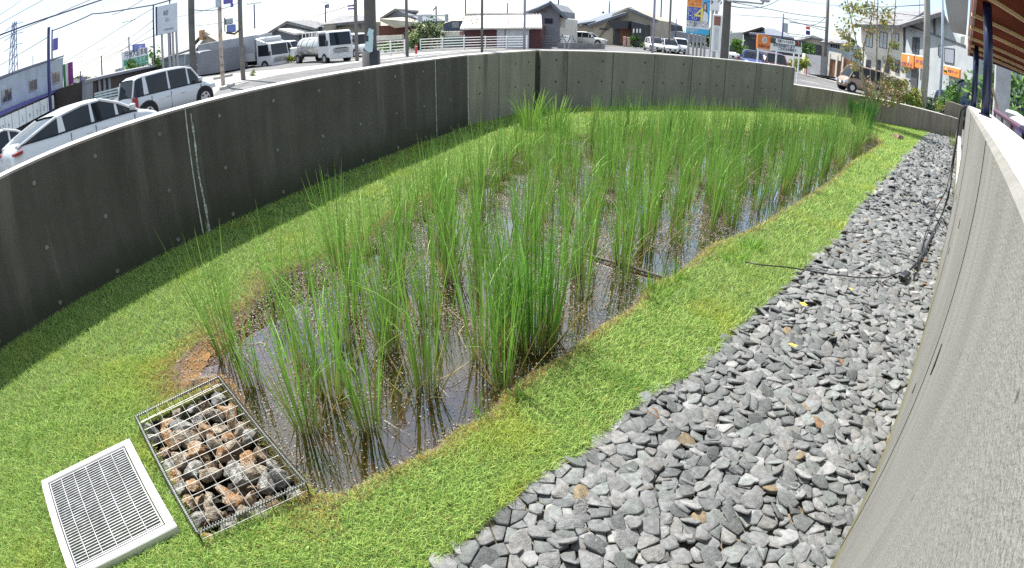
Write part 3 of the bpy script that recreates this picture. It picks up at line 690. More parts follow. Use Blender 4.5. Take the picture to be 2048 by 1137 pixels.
kinds={'g':(m_rg,'pale grey'),'o':(m_ro,'rusty orange'),'t':(mat('tan_rock',(.20,.155,.11),.85,col2=(.46,.40,.32),vs=2,bump=1,bs=9),'tan'),'b':(m_rb,'dark brown')}
KM=['gotgbg','goggto','bototo','gtotot','ogbotg','gotgob','otogtg','gtoogg','ogtgbg']
rr_=random.Random(5)
for i in range(9):
    for j in range(6):
        k=KM[i][j]; u_=(i+.5)/9+rr_.uniform(-.022,.022); v_=(j+.5)/6+rr_.uniform(-.035,.035); r_=rr_.uniform(.037,.052)*(1.18 if (i,j) in ((1,1),(7,5),(6,4),(2,2)) else 1)
        p=bq(v_,u_,0); o=bpy.data.objects.new('rock',RK[(i*5+j*3)%8].copy()); C.objects.link(o); o.data.materials.append(kinds[k][0])
        o.location=(gbc[0].x+p.x,gbc[0].y+p.y,-.020-rr_.uniform(0,.028)-(.02 if k=='b' else 0)); o.rotation_euler=(rr_.uniform(0,6),rr_.uniform(-.6,.6),rr_.uniform(0,6)); o.scale=(r_*1.25,r_*.95,r_*.95)
        tag(o,f"{kinds[k][1]} rock, {ordn[i]} row from the cage far end, {ordn[j]} from the grate side",'rock')
# smaller rocks lower down in the cage, glimpsed through the gaps
V_=[];F_=[];off=0
for i in range(70):
    me=RK[i%8]; p=bq(rr_.uniform(.06,.94),rr_.uniform(.04,.96),0); r_=rr_.uniform(.03,.045); rot=Matrix.Rotation(rr_.uniform(0,6),3,'Z')@Matrix.Rotation(rr_.uniform(0,6),3,'X')
    for v in me.vertices: q_=rot@(v.co*r_); V_.append((q_.x+gbc[0].x+p.x,q_.y+gbc[0].y+p.y,q_.z-.11))
    F_+=[tuple(k_+off for k_ in f_.vertices) for f_ in me.polygons]; off+=len(me.vertices)
mb=MB(); mb.v=V_; mb.f=F_; o=mb.build('stone_fill',m_rb); tag(o,'dark small stones packed under the rocks in the wire cage','stones',kind='stuff')
V,F,K=[],[],[]
# ---------------------------------------------------------------- drain grating
gc=[Vector(p) for p in GR]
def rectify(c4):
    c=sum(c4,Vector((0,0)))/4; ex=((c4[1]-c4[0])+(c4[2]-c4[3]))/2; ey=((c4[3]-c4[0])+(c4[2]-c4[1]))/2; return c,ex,ey
c,ex,ey=rectify(gc); ang=math.atan2(ex.y,ex.x); LX=ex.length; LY=ey.length; 
gt=thing('drain_grating','square slotted steel drain grate in a white concrete frame on the lawn','drain grate',(c.x,c.y,0),ang)
m_frame=concrete('white_precast',(.40,.40,.385),(.56,.56,.545),streak=1,pit=False,bump=.15)
a,b_=LX/2,LY/2; fw=.036; h=.018
mb=MB()
mb.box(-a,a,-b_,-b_+fw,-.25,h,.004); mb.box(-a,a,b_-fw,b_,-.25,h,.004); mb.box(-a,-a+fw,-b_+fw+.0005,b_-fw-.0005,-.25,h-.0006); mb.box(a-fw,a,-b_+fw+.0005,b_-fw-.0005,-.25,h-.0006)
mb.build('frame',m_frame,gt)
m_steel=mat('galvanised_grate',(.30,.31,.33),.5,.3,var=.2,vs=20); mb=MB()
x0,x1,y0,y1=-a+fw+.006,a-fw-.006,-b_+fw+.006,b_-fw-.006
mb.box(x0,x1,y0,y0+.005,-.01,h-.004); mb.box(x0,x1,y1-.005,y1,-.01,h-.004); mb.box(x0,x0+.005,y0+.0055,y1-.0055,-.01,h-.004); mb.box(x1-.005,x1,y0+.0055,y1-.0055,-.01,h-.004)
nb=34
for i in range(1,nb): y=y0+(y1-y0)*i/nb; mb.box(x0+.006,x1-.006,y-.0016,y+.0016,h-.015,h-.007)
mb.build('bearing_bars',m_steel,gt); mb=MB()
for i in range(1,6): x=x0+(x1-x0)*i/6; mb.tube([(x,y0+.006,h-.005),(x,y1-.006,h-.005)],.0022,6)
mb.build('cross_rods',m_steel,gt)
MB().box(x0-.004,x1+.004,y0-.004,y1+.004,-.24,-.2).build('pit_floor',mat('pit_black',(.015,.015,.015),.9,var=0),gt)
# ---------------------------------------------------------------- cable and power adapter
m_blk=mat('black_plastic',(.018,.018,.02),.4,var=.1)
pA=gz(1812,541,.06); d=(gz(1835,525,.06)-gz(1795,552,.06)); an=math.atan2(d.y,d.x)
ad=thing('power_adapter','black plastic power adapter box lying on the gravel','adapter',(pA.x,pA.y,.004),an)
MB().box(-.075,.075,-.028,.028,0,.036,.007).build('housing',m_blk,ad); MB().tube([(.074,0,.018),(.10,0,.016)],[.008,.005],8).build('strain_relief',m_blk,ad); MB().tube([(-.074,0,.018),(-.10,0,.016)],[.008,.005],8).build('strain_relief',m_blk,ad)
def gp(px,py,z=.012): return gz(px,py,z)
cab=[at(1946,214,5.0),at(1931,213,5.15),at(1922,222,5.25),at(1917,250,5.22),at(1910,300,5.2),at(1903,350,5.1),at(1896,395,4.9),gp(1884,430),gp(1866,465),gp(1852,498),gp(1838,522),pA+Vector((.06,.02,0))]
o=MB().tube(cab,.010,6).build('power_cable',m_blk,None,True); tag(o,'black cable hanging over the pale wall end and running down the gravel','cable')
cab2=[at(1914,262,5.2),at(1905,320,5.15),at(1893,380,4.9),gp(1868,425),gp(1850,470),gp(1842,505),gp(1830,530)]
o=MB().tube(cab2,.006,5).build('power_cable',m_blk,None,True); tag(o,'thinner black cable looping left of the main one on the gravel','cable')
cab3=[pA+Vector((-.07,-.03,.0)),gp(1770,556,.015),gp(1720,556,.015),gp(1660,549,.015),gp(1620,542),gp(1575,535,.03),gp(1520,530,.03),gp(1490,524,.03)]
o=MB().tube(cab3,.0045,5).build('power_cable',m_blk,None,True); tag(o,'thin lead from the adapter across the gravel into the lawn','cable')
for (px,py,sc,rot,lb) in ((1607,608,.035,.4,'bright yellow fallen leaf on the gravel near the lawn'),(1702,578,.028,1.2,'small pale yellow leaf on the gravel below the adapter lead'),(1830,543,.022,2.0,'tiny yellow leaf beside the power adapter'),(1586,690,.035,2.2,'ochre leaf lying in the middle of the gravel')):
    p=gp(px,py,.016); pts=[Vector((math.cos(t_)*sc*(1 if k%2 else .55),math.sin(t_)*sc*.6*(1 if k%2 else .7),.004*k%3)) for k,t_ in enumerate(np.linspace(0,6.28,9)[:-1])]
    o=MB().slab([(q_.x,q_.y,0) for q_ in pts],.0015).build('fallen_leaf',mat('yellow_leaf',(.62,.48,.07),.6,var=.2)); o.location=p; o.rotation_euler=(.15,.1,rot); tag(o,lb,'leaf')
# ================================================================ SURROUNDINGS
m_asph=mat('asphalt',(.13,.13,.135),.9,var=.22,vs=.7,bump=.3,bs=60); m_pave=mat('pale_pavement',(.30,.29,.275),.9,var=.15,vs=1.5,bump=.2,bs=50)
m_line=mat('road_paint',(.75,.75,.73),.7,var=.12,vs=4); m_kerb=mat('kerb_concrete',(.42,.41,.39),.9,var=.2,vs=6)
gpoly=[tuple(p) for p in (LWS+LWn*.1,BEND+Vector((-.09,.03)),COR+Vector((-.05,.1)),STEP+Vector((0,.1)),END+Vector((.05,.1)),RWS+RWn*.1)]
def sheet(name,pts,dz,m,kind='structure',nsub=1):
    me=MB(); me.add([(x,y,zt(x,y)+dz) for x,y in pts],[tuple(range(len(pts)))]); o=me.build(name,m); tag(o,kind=kind); return o
sheet('ground',[(-900,-300),(900,-300),(900,1500),(-900,1500)],0,m_asph)
# pavement island between the roads (left-centre) and the near pavement
pv=[G(428,190),G(440,178),G(560,150),G(640,138),G(760,118),G(900,104),G(1010,99)]
far=[G(380,160),G(480,146),G(560,139),G(640,131),G(760,112),G(900,101.5),G(1010,97.5)]
sheet('pavement',[(p.x,p.y) for p in pv]+[(p.x,p.y) for p in reversed(far)],.006,m_pave)
def stripe(name,pxs,w_,label):
    ps=[G(*p) for p in pxs]; mb=MB()
    for a,b_ in zip(ps,ps[1:]):
        d=Vector((b_.x-a.x,b_.y-a.y,0)).normalized(); n_=Vector((-d.y,d.x,0))*w_/2; z=Vector((0,0,.010))
        mb.add([a-n_+z,b_-n_+z,b_+n_+z,a+n_+z],[(0,1,2,3)])
    o=mb.build(name,m_line); tag(o,kind='structure')
stripe('road_marking',[(1600,146),(1700,172),(1760,186)],.30,'')
stripe('road_marking',[(1598,160),(1700,184)],.15,'')
stripe('road_marking',[(560,143),(700,126),(900,104.5)],.22,'')
stripe('road_marking',[(760,124),(960,101)],.15,'')
# kerb blocks with dark beds near the rusty pole
def kerb(pa,pb,h,w_,label,m=m_kerb):
    a,b_=G(*pa),G(*pb); d=b_-a; ang=math.atan2(d.y,d.x); t=thing('kerb',label,'kerb',a,ang); MB().box(0,d.length,-w_/2,w_/2,-.1,h,.02).build('kerb_stone',m,t); return t
kerb((444,181),(466,172),.16,.25,'kerb end at the foot of the rusty pole')
kerb((430,160),(462,153),.18,.4,'low kerb island behind the rusty pole')
m_hedge=mat('leafy',(.1,.2,.05),.6,attr=True,var=0,trans=.2)
def leafball(name,label,cat,c,rx,ry,rz,n,ls,cols,trunk=None,group=None,gap=.5,seed=0):
    """clumped crown of small leaf faces"""
    r_=np.random.default_rng(seed+int(abs(c[0]*13+c[1]*7))); nc=max(5,int(n/60))
    cc=r_.normal(size=(nc,3)); cc/=np.linalg.norm(cc,axis=1)[:,None]; cc*=r_.uniform(.25,.95,(nc,1))
    k=r_.integers(0,nc,n); P_=cc[k]+r_.normal(size=(n,3))*.20; P_=P_*np.array([rx,ry,rz])
    a=r_.normal(size=(n,3)); a/=np.linalg.norm(a,axis=1)[:,None]; b2=np.cross(a,r_.normal(size=(n,3))); b2/=np.linalg.norm(b2,axis=1)[:,None]
    s_=ls*r_.uniform(.6,1.4,(n,1)); V=np.stack([P_-a*s_,P_+b2*s_*.45,P_+a*s_,P_-b2*s_*.45],1).reshape(-1,3)
    pal=np.array(cols); kc=r_.integers(0,len(pal),nc); K=pal[kc[k]]*r_.uniform(.7,1.3,(n,1)); K=np.repeat(K,4,axis=0)
    root=thing(name,label,cat,c,0,group); root.location=(c[0],c[1],c[2])
    fastmesh('crown' if trunk else 'foliage',V,np.arange(n*4).reshape(-1,4),m_hedge,K,root)
    if trunk:
        tr,h=trunk; mb=MB(); mb.tube([(0,0,-h),(.05*h*.1,0,-h*.4),(0,0,rz*.2)],[tr,tr*.8,tr*.35],8)
        for i in range(5):
            a_=i*1.3; mb.tube([(0,0,-h*.35+rz*.1*i*.3),(math.cos(a_)*rx*.6,math.sin(a_)*ry*.6,rz*.25*(i%3))],[tr*.45,tr*.12],6)
        mb.build('trunk',mat('bark',(.12,.09,.06),.9,var=.4,vs=9,bump=.6,bs=20),root)
    return root
GREEN=[(.05,.13,.02),(.09,.20,.03),(.13,.26,.05),(.03,.08,.015)]
YG=[(.18,.25,.03),(.25,.28,.04),(.10,.18,.03)]
# ---------------------------------------------------------------- buildings
m_glass=mat('window_glass',(.03,.04,.06),.08,var=0,spec=.8); m_fr=mat('window_frame_grey',(.35,.36,.38),.4,.3,var=0); m_white=mat('white_paint',(.78,.78,.78),.5,var=.04); m_dfr=mat('dark_frame',(.05,.05,.06),.5,var=0)
m_navy=mat('navy_steel',(.012,.02,.06),.35,.2,var=.1)
def cl(name,c,**k): return mat(name,c,**({'rough':.85,'var':.10,'vs':.6,'bump':.1,'bs':8}|k))
m_lgrey=cl('pale_blue_grey_siding',(.38,.43,.47)); m_beige=cl('beige_render',(.42,.38,.30)); m_beige2=cl('tan_render',(.36,.32,.26)); m_dbrown=cl('dark_brown_cladding',(.055,.045,.04)); m_maroon=cl('maroon_wall',(.10,.04,.045)); m_grey=cl('grey_siding',(.22,.23,.26)); m_char=cl('charcoal_wall',(.05,.053,.06))
m_rgrey=cl('grey_roof_tiles',(.20,.20,.21),vs=3,var=.25); m_rblue=cl('blue_grey_roof',(.14,.16,.20),vs=3,var=.2); m_rtan=cl('tan_metal_roof',(.45,.41,.33),var=.15); m_rwhite=mat('white_ridged_roof',(.74,.72,.68),.5,var=.08,vs=.8); m_rred=cl('red_tiled_roof',(.20,.09,.07),vs=3,var=.3); m_reddark=cl('dark_red_cladding',(.14,.055,.045)); m_wood=mat('brown_timber',(.16,.075,.04),.7,var=.3,vs=3,stretch=(6,6,.4))
m_cream=cl('cream_wall',(.60,.58,.52)); m_shut=mat('roller_shutter',(.50,.53,.58),.5,.2,var=.06); m_purple=mat('orange_sign_panel',(.72,.20,.03),.5,var=.05)
class Fac:
    """a building front on the vertical plane through two surveyed points; u right, z up, y away from the camera"""
    def __init__(s,name,label,cat,a,b,group=None,base=None,ground=True):
        (ax,aD),(bx,bD)=a,b; A=bear(ax,aD); B=bear(bx,bD)
        if base is not None: A.z=base
        d=B-A; ang=math.atan2(d.y,d.x); s.ang=ang; s.A=A; s.W=math.hypot(d.x,d.y)
        s.root=thing(name,label,cat,A,ang,group); s.n=Vector((-math.sin(ang),math.cos(ang),0)); s.e=Vector((math.cos(ang),math.sin(ang),0))
    def uv(s,px,py,y=0.0):
        p=onpl(px,py,s.A+s.n*y,s.n)-s.A; return p.dot(s.e),p.z
    def poly(s,pts,y=0.0): return [s.uv(px,py,y) for px,py in pts]
    def wall(s,pts,depth,m,name='wall',y=0.0,parent=None):
        q=s.poly(pts,y); 
        return MB().prism(q,'y',y,y+depth).build(name,m,parent or s.root)
    def rect(s,x0,y0,x1,y1,y=0.0):
        """pixel box -> straight box using its centre lines"""
        xm,ym=(x0+x1)/2,(y0+y1)/2; u0=s.uv(x0,ym,y)[0]; u1=s.uv(x1,ym,y)[0]; z1=s.uv(xm,y0,y)[1]; z0=s.uv(xm,y1,y)[1]; return u0,u1,z0,z1
    def panel(s,name,px,m,y=-.03,th=.04,parent=None,ch=0):
        u0,u1,z0,z1=s.rect(*px,y); return MB().box(u0,u1,y-th,y,z0,z1,ch).build(name,m,parent or s.root)
    def window(s,px,y=0.0,m=None,fr=None,bars=1,fw=.035):
        u0,u1,z0,z1=s.rect(*px,y); w_=MB(); 
        for a in ((u0,u1,z0-fw,z0),(u0,u1,z1,z1+fw),(u0-fw,u0,z0-fw,z1+fw),(u1,u1+fw,z0-fw,z1+fw)): w_.box(a[0],a[1],y-.06,y,a[2],a[3])
        for i in range(1,bars+1): x=u0+(u1-u0)*i/(bars+1); w_.box(x-fw*.4,x+fw*.4,y-.055,y,z0,z1)
        o=w_.build('window',fr or m_fr,s.root); MB().box(u0,u1,y-.03,y-.004,z0,z1).build('pane',m or m_glass,o); return o
    def roof(s,pts,th,m,name='roof'):
        """pts: (px,py,y) points on planes y metres behind the front"""
        v=[]
        for px,py,y in pts: u,z=s.uv(px,py,y); v.append((u,y,z))
        return MB().slab(v,th).build(name,m,s.root)
def dist_for(px,py,H):   # distance at which height H above the ground reaches this pixel
    d=ray(px,py); h=math.hypot(d.x,d.y); t=d.z/h; return (CAMZ-(-.7+H))/(-t) if t<0 else None
# 1 white commercial building on the left
B=Fac('commercial_building','pale blue-grey two-storey building with a row of white shop signs at far left','building',(-60,27),(127,47))
B.wall([(-60,185),(-60,420),(127,230),(127,115)],9,m_lgrey)
MB().prism([(B.uv(-60,184)[0],B.uv(-60,184)[1]),(B.uv(127,114)[0],B.uv(127,114)[1]),(B.uv(127,114)[0],B.uv(127,114)[1]+.12),(B.uv(-60,184)[0],B.uv(-60,184)[1]+.12)],'y',-.08,9.05).build('parapet',mat('parapet_trim',(.12,.13,.2),.5,var=0),B.root)
for px in ((3,180,22,204),(58,161,73,182),(104,145,118,166)): B.window(px,-.002,bars=1)
# canopy rail and sign boxes
u0,z0=B.uv(-40,247); u1,z1=B.uv(112,183)
MB().prism([(u0,z0-.10),(u1,z1-.10),(u1,z1+.12),(u0,z0+.12)],'y',-.9,-.02).build('canopy',mat('canopy_blue',(.05,.05,.25),.5,var=0),B.root)
m_let=mat('dark_lettering',(.04,.05,.12),.6,var=0); m_sgn=mat('sign_white',(.72,.76,.76),.5,var=.05)
chars=['ム','ー','ルス','ト','','し','ゃ','つ','ロ','ク']
for i in range(10):
    xa=-34+i*14.2; xb=xa+12.6; ya=lambda x: 250-(x+40)*(62/148.)
    ua,za=B.uv(xa,ya(xa)-1,-.95); ub,zb=B.uv(xb,ya(xb)-1,-.95)
    H=1.0
    pn=MB().prism([(ua,za-H),(ub,zb-H),(ub,zb-.12),(ua,za-.12)],'y',-.98,-.9).build('sign_box',m_sgn,B.root)
    if chars[i]: text(chars[i],.42,m_let,pn,((ua+ub)/2,-.985,(za+zb)/2-.68),name='lettering')
ua,za=B.uv(-50,262,-.2);ub,zb=B.uv(118,208,-.2)
MB().prism([(ua,-.2),(ub,-.2),(ub,zb-.1),(ua,za-.3)],'y',-.05,.0).build('shop_front',mat('dim_shopfront',(.05,.06,.07),.3,var=.6,vs=1.2),B.root)
B.panel('awning',(105,186,126,206),m_sgn,-.3,.3)
# banner flag, antenna
bn=thing('banner','tall narrow banner with green white and dark red stripes beside the left building','banner',bear(134,44),0)
an=math.atan2(bn.location.x,bn.location.y); bn.rotation_euler=(0,0,-an)
z0=at(134,172,44).z-bn.location.z; z1=at(134,127,44).z-bn.location.z
for i,(c_,nm) in enumerate((((.05,.22,.08),'green'),((.75,.72,.7),'white'),((.25,.03,.12),'dark_red'),((.20,.05,.30),'purple'))):
    MB().box(-.40+i*.22,-.40+(i+1)*.22,0,.03,z0,z1).build('stripe',mat('banner_'+nm,c_,.7,var=.1),bn)
MB().tube([(-.46,.05,-.3),(-.46,.05,z1+.2)],.03,8).build('pole',m_fr,bn)
# lattice tower
T=bear(27,260); T.z-=2
tw=thing('transmission_tower','slim steel lattice power tower rising behind the white building','pylon',T,.35)
H=at(27,45,260).z-T.z; m_lat=mat('lattice_steel',(.10,.12,.28),.5,.4,var=0); mb=MB(); wb,wt=5.4,1.6
for sx in (-1,1):
    for sy in (-1,1): mb.tube([(sx*wb/2,sy*wb/2,0),(sx*wt/2,sy*wt/2,H)],.22,4)
n_=11
for i in range(n_):
    za,zb=H*i/n_,H*(i+1)/n_; wa=wb+(wt-wb)*i/n_; wc=wb+(wt-wb)*(i+1)/n_
    for s_ in (-1,1):
        mb.tube([(-wa/2,s_*wa/2,za),(wc/2,s_*wc/2,zb)],.12,4); mb.tube([(s_*wa/2,-wa/2,za),(s_*wc/2,wc/2,zb)],.12,4); mb.tube([(-wa/2,s_*wa/2,za),(wa/2,s_*wa/2,za)],.12,4)
mb.build('lattice',m_lat,tw)
for z in (.72,.84,.95): MB().tube([(-6,0,H*z),(0,0,H*z+.9),(6,0,H*z)],.18,4).build('cross_arm',m_lat,tw)
# 2 dark long warehouse
B=Fac('warehouse','long low dark brown shed with grey end wall beyond the white cars','warehouse',(172,40),(330,66))
B.wall([(172,161),(172,215),(330,190),(330,128)],7,m_dbrown); B.wall([(172,161),(172,215),(186,213),(186,158)],.3,m_grey,'end_wall',-.32)
B.roof([(170,161,-.4),(332,127,-.4),(332,124,7),(176,158,7)],.2,m_grey)
for x in (196,206,216): B.panel('rib',(x,163-(x-186)*.23,x+4,198),m_grey,-.05,.08)
B=Fac('parking_fence','pale blue-green rail fence left of the white kei wagon','fence',(205,31),(246,33))
for k in range(4): 
    u0,z0=B.uv(190,190+k*5);u1,z1=B.uv(246,176+k*6); MB().prism([(u0,z0),(u1,z1),(u1,z1+.09),(u0,z0+.09)],'y',0,.04).build('rail',mat('pale_teal_rail',(.45,.55,.55),.5,var=0),B.root)
B.panel('gate_post',(236,176,242,198),m_white,0,.15)
# far low buildings at left
for px,D,py0,py1,c_,lb in ((150,120,160,190,m_cream,'distant cream block just right of the banner'),(166,130,155,190,m_grey,'distant grey block left of the dark shed')):
    B=Fac('distant_building',lb,'building',(px-8,D),(px+9,D)); B.wall([(px-8,py0),(px-8,py1),(px+9,py1-3),(px+9,py0-2)],8,c_); B.window((px-3,py0+6,px+2,py0+12),-.002,bars=0)
# billboards
def board(name,label,cat,px,D,posts,m,depth=.25,postm=None,rzoff=0,zf=None):
    x0,y0,x1,y1=px; B=Fac(name,label,cat,(x0,D),(x1,D*(1+rzoff))); u0,u1,z0,z1=B.rect(*px)
    bd_=MB().box(u0,u1,0,depth,z0,z1,.02).build('board',m,B.root)
    for fr_ in posts: u=u0+(u1-u0)*fr_; MB().tube([(u,depth*.5+.001,-.4),(u,depth*.5+.001,z0+.05)],.09 if D>25 else .05,8).build('post',postm or m_fr,B.root)
    return B,(u0,u1,z0,z1),bd_
B,(u0,u1,z0,z1),bd_=board('billboard','large green and white parking billboard above the dark shed','billboard',(246,99,297,136),75,(.1,.9),m_white,rzoff=.12)
mg=mat('sign_green',(.02,.30,.18),.5,var=.05); zz=z0+(z1-z0)*.28
MB().box(u0+.1,u1-.1,-.05,-.01,z0+(z1-z0)*.22,z0+(z1-z0)*.55).build('green_band',mg,B.root)
MB().box(u0+.1,u1-.1,-.05,-.01,z0+.05,z0+(z1-z0)*.18).build('green_band',mg,B.root)
text('月極大駐車場',1.1,m_let,B.root,((u0+u1)/2,-.03,z0+(z1-z0)*.78),maxw=(u1-u0)*.9)
text('空有ります',.7,m_sgn,B.root,((u0+u1)/2,-.06,z0+(z1-z0)*.38),maxw=(u1-u0)*.7)
B,(u0,u1,z0,z1),bd_=board('billboard','small blue sign board poking up above the green billboard','billboard',(268,88,291,101),78,(.5,),mat('sign_blue',(.06,.10,.45),.5,var=.1),rzoff=.1); text('P 入口',.6,m_white,B.root,((u0+u1)/2,-.03,(z0+z1)/2))
B,(u0,u1,z0,z1),bd_=board('billboard','low white sign with dark letters at the left end of the shed roof','billboard',(229,136,251,146),70,(.1,.9),m_white); text('EBIS',.6,m_let,B.root,((u0+u1)/2,-.03,(z0+z1)/2))
leafball('tree','dark leafy tree in front of the green billboard','tree',at(277,131,64),1.5,1.2,1.1,420,.22,GREEN,(.15,4))
leafball('tree','small dark bushy tree right of the green billboard','tree',at(306,122,60),.7,.7,1.6,160,.2,GREEN,(.12,4))
# pylon sign
B,(u0,u1,z0,z1),bd_=board('pylon_sign','tall white shop sign on slim posts with small lettering','sign',(314,9,355,67),42,(.22,.55,.75,.93),mat('sign_pale_blue',(.55,.60,.68),.45,var=.05),.5)
MB().box(u0-.12,u0-.004,-.01,.5,z0,z1).build('edge_frame',mat('dark_edge',(.02,.03,.08),.4,var=0),B.root)
h=z1-z0; text('結',.42,m_let,B.root,((u0+u1)/2-.1,-.01,z0+h*.70)); text('新',.36,m_fr,B.root,((u0+u1)/2,-.01,z0+h*.45)); text('（ NEURO',.20,m_let,B.root,((u0+u1)/2,-.01,z0+h*.13))
# beige house behind the big pole at left
B=Fac('house','beige gabled house with a steep dark roof edge behind the thick left pole','house',(392,66),(440,60))
B.wall([(392,98),(392,150),(446,150),(446,86),(432,84),(412,72)],9,m_beige); B.roof([(405,66,-.5),(436,84,-.5),(440,82,9),(412,64,9)],.25,m_dbrown); B.roof([(405,66,-.5),(378,96,-.5),(384,94,9),(412,64,9)],.25,m_dbrown)
B.window((404,86,412,96),-.002); B.panel('chimney_board',(403,60,410,80),mat('orange_brown',(.45,.22,.08),.7),-.2,.3)
B=Fac('warehouse','low grey building with a sloping roof left of the thick left pole','warehouse',(318,62),(378,58)); B.wall([(318,120),(318,160),(380,150),(380,106)],6,m_lgrey); B.roof([(316,121,-.5),(382,98,-.5),(382,92,6),(330,112,6)],.2,m_rgrey)
B=Fac('grey_shed','grey shed wall behind the kei wagon front','shed',(395,48),(436,46)); B.wall([(395,108),(395,152),(436,146),(436,100)],3,m_grey)
# houses centre-left
B=Fac('house','dark-gabled house with pale grey roof right behind the parked truck','house',(528,62),(668,60))
B.wall([(538,66),(538,120),(625,116),(625,62),(572,44)],10,m_grey); B.wall([(625,60),(625,116),(662,113),(662,50)],9,m_beige2,'wall',.4)
B.roof([(531,68,-.8),(573,42,-.8),(618,41,9),(572,64,9)],.3,m_rgrey); B.roof([(573,42,-.8),(632,57,-.8),(665,51,6),(622,40,6)],.3,m_rgrey)
B.roof([(557,58,-2.2),(590,67,-2.2),(627,63,-.2),(598,56,-.2)],.2,m_rwhite,'porch_roof')
B.window((598,70,612,80),-.002); B.window((637,54,645,66),.39,bars=0)
B=Fac('house','broad beige two-storey house with grey hipped roof left of the foreground pole','house',(645,64),(735,63))
B.wall([(650,50),(650,112),(735,108),(735,44)],10,m_beige2); B.roof([(642,50,-.8),(734,41,-.8),(728,31,5),(680,32,5)],.3,m_rgrey)
B.window((671,49,687,55),-.002); B.window((706,48,712,60),-.002,bars=0); B.window((718,47,724,58),-.002,bars=0)
B=Fac('house','low house with a broad tan roof and dark red wall right of the foreground pole','house',(756,62),(845,61))
B.wall([(758,52),(758,104),(840,103),(840,50)],8,m_reddark); B.wall([(764,34),(758,38),(812,38),(840,40),(790,18)],6,m_grey,'upper_wall',2.5)
B.roof([(760,36,2),(790,17,2),(836,21,8),(822,34,8)],.25,m_rgrey); B.roof([(760,38,-1.2),(790,52,-1.2),(845,46,-.5),(812,34,3)],.25,m_rtan)
B.panel('awning',(757,71,808,80),mat('white_awning',(.8,.76,.66),.6,var=.1),-1.2,1.0)
B=Fac('house','slate-blue roofed house behind the round shrub','house',(805,98),(895,98)); B.wall([(812,44),(812,60),(890,60),(890,44)],8,m_grey); B.roof([(812,44,-1),(890,42,-1),(862,28,5),(835,29,5)],.3,m_rblue)
B=Fac('shed','small dark blue shed with a shutter beside the shrub','shed',(885,60),(934,59)); B.wall([(885,48),(885,70),(934,70),(934,42),(905,42)],6,mat('dark_blue_wall',(.06,.08,.13),.7)); B.panel('vent',(905,44,918,56),m_grey,-.02,.06); B.panel('awning',(880,63,928,72),mat('white_awning',(.8,.76,.66),.6,var=.1),-1.4,1.2)
B.panel('shutter',(884,73,930,96),mat('teal_shutter',(.12,.22,.22),.6,var=.2,vs=2),-.6,.1)
# brown shop with white ridged roof
B=Fac('shop','dark brown shop with a wide white ridged roof and a roller shutter','shop',(926,56),(1084,55))
B.wall([(930,52),(930,100),(1082,99),(1082,52)],9,m_maroon)
r=B.roof([(920,57,-1.0),(1084,55,-1.0),(1082,28,2.2),(932,30,2.2)],.18,m_rwhite)
mr=mat('roof_rib',(.55,.50,.45),.5)
for i in range(26):
    t_=(i+.5)/26; xa=920+(1084-920)*t_; xb=932+(1082-932)*t_; ya=57-2*t_; yb=30-2*t_
    (ua,za),(ub,zb)=B.uv(xa,ya,-1.0),B.uv(xb,yb,2.2); MB().tube([(ua,-1.0,za+.03),(ub,2.2,zb+.03)],.035,4).build('rib',mr,r)
B.panel('gutter',(930,27,1083,31),mat('gutter_mauve',(.45,.40,.42),.5),2.1,.15)
mdt=mat('faded_red_letter',(.40,.10,.08),.7,var=.3)
for (px,py,ch_,s_) in ((930,40,'た',.6),(943,42,'・',.6),(951,44,'ば',.85),(973,42,'こ',.75),(1014,44,'三',.6),(1022,45,'日',.75)):
    u,z=B.uv(px,py,-.1); text(ch_,s_,mdt,B.root,(u,-.2-.35*(0),z),rot=(math.pi/2,0,0))
u0,u1,z0,z1=B.rect(994,60,1058,99); MB().box(u0,u1,-.1,-.01,-.2,z1,0).build('shutter',m_shut,B.root); MB().box(u0-.15,u1+.15,-.35,-.01,z1,z1+.45,.04).build('shutter_box',m_fr,B.root)
for i in range(1,2): MB().box(u0+(u1-u0)*.24,u0+(u1-u0)*.24+.12,-.14,-.101,-.2,z1-.003).build('shutter_post',m_grey,B.root)
# grey gable house
B=Fac('house','grey two-storey gabled house right of the brown shop','house',(1046,62),(1136,61))
B.wall([(1050,24),(1050,97),(1119,96),(1119,22),(1102,6)],10,m_grey); B.roof([(1040,32,-.9),(1103,3,-.9),(1100,1,9),(1044,28,9)],.3,m_rblue); B.roof([(1101,2,-.9),(1136,36,-.9),(1130,30,9),(1098,1,9)],.3,m_rblue)
B.window((1090,38,1105,47),-.002,fr=m_dfr); B.window((1085,22,1092,25),-.002,bars=0,fr=m_dfr); B.wall([(1119,34),(1119,95),(1131,94),(1131,38)],8,m_cream,'side_wall',.5)
B=Fac('garden_wall','pale grey wall with sliding lattice between the two gabled houses','wall',(1078,58),(1150,58)); B.wall([(1120,56),(1120,97),(1141,96),(1141,57)],.4,m_cream,'panel_wall')
for k in range(5): B.panel('rail',(1078,72+k*5,1122,74+k*5),m_grey,-.1,.05)
B,(u0,u1,z0,z1),bd_=board('notice_board','small white notice board with dark strokes on the fence','sign',(1127,72,1141,86),55,(.2,.8),m_white); text('六八',.85,m_let,B.root,((u0+u1)/2,-.02,(z0+z1)/2))
B=Fac('boundary_wall','low grey block wall below the silver minivan','wall',(1120,56),(1212,56)); B.wall([(1115,86),(1115,99),(1210,99),(1210,88)],.25,mat('grey_block',(.2,.2,.21),.9,var=.2,vs=2))
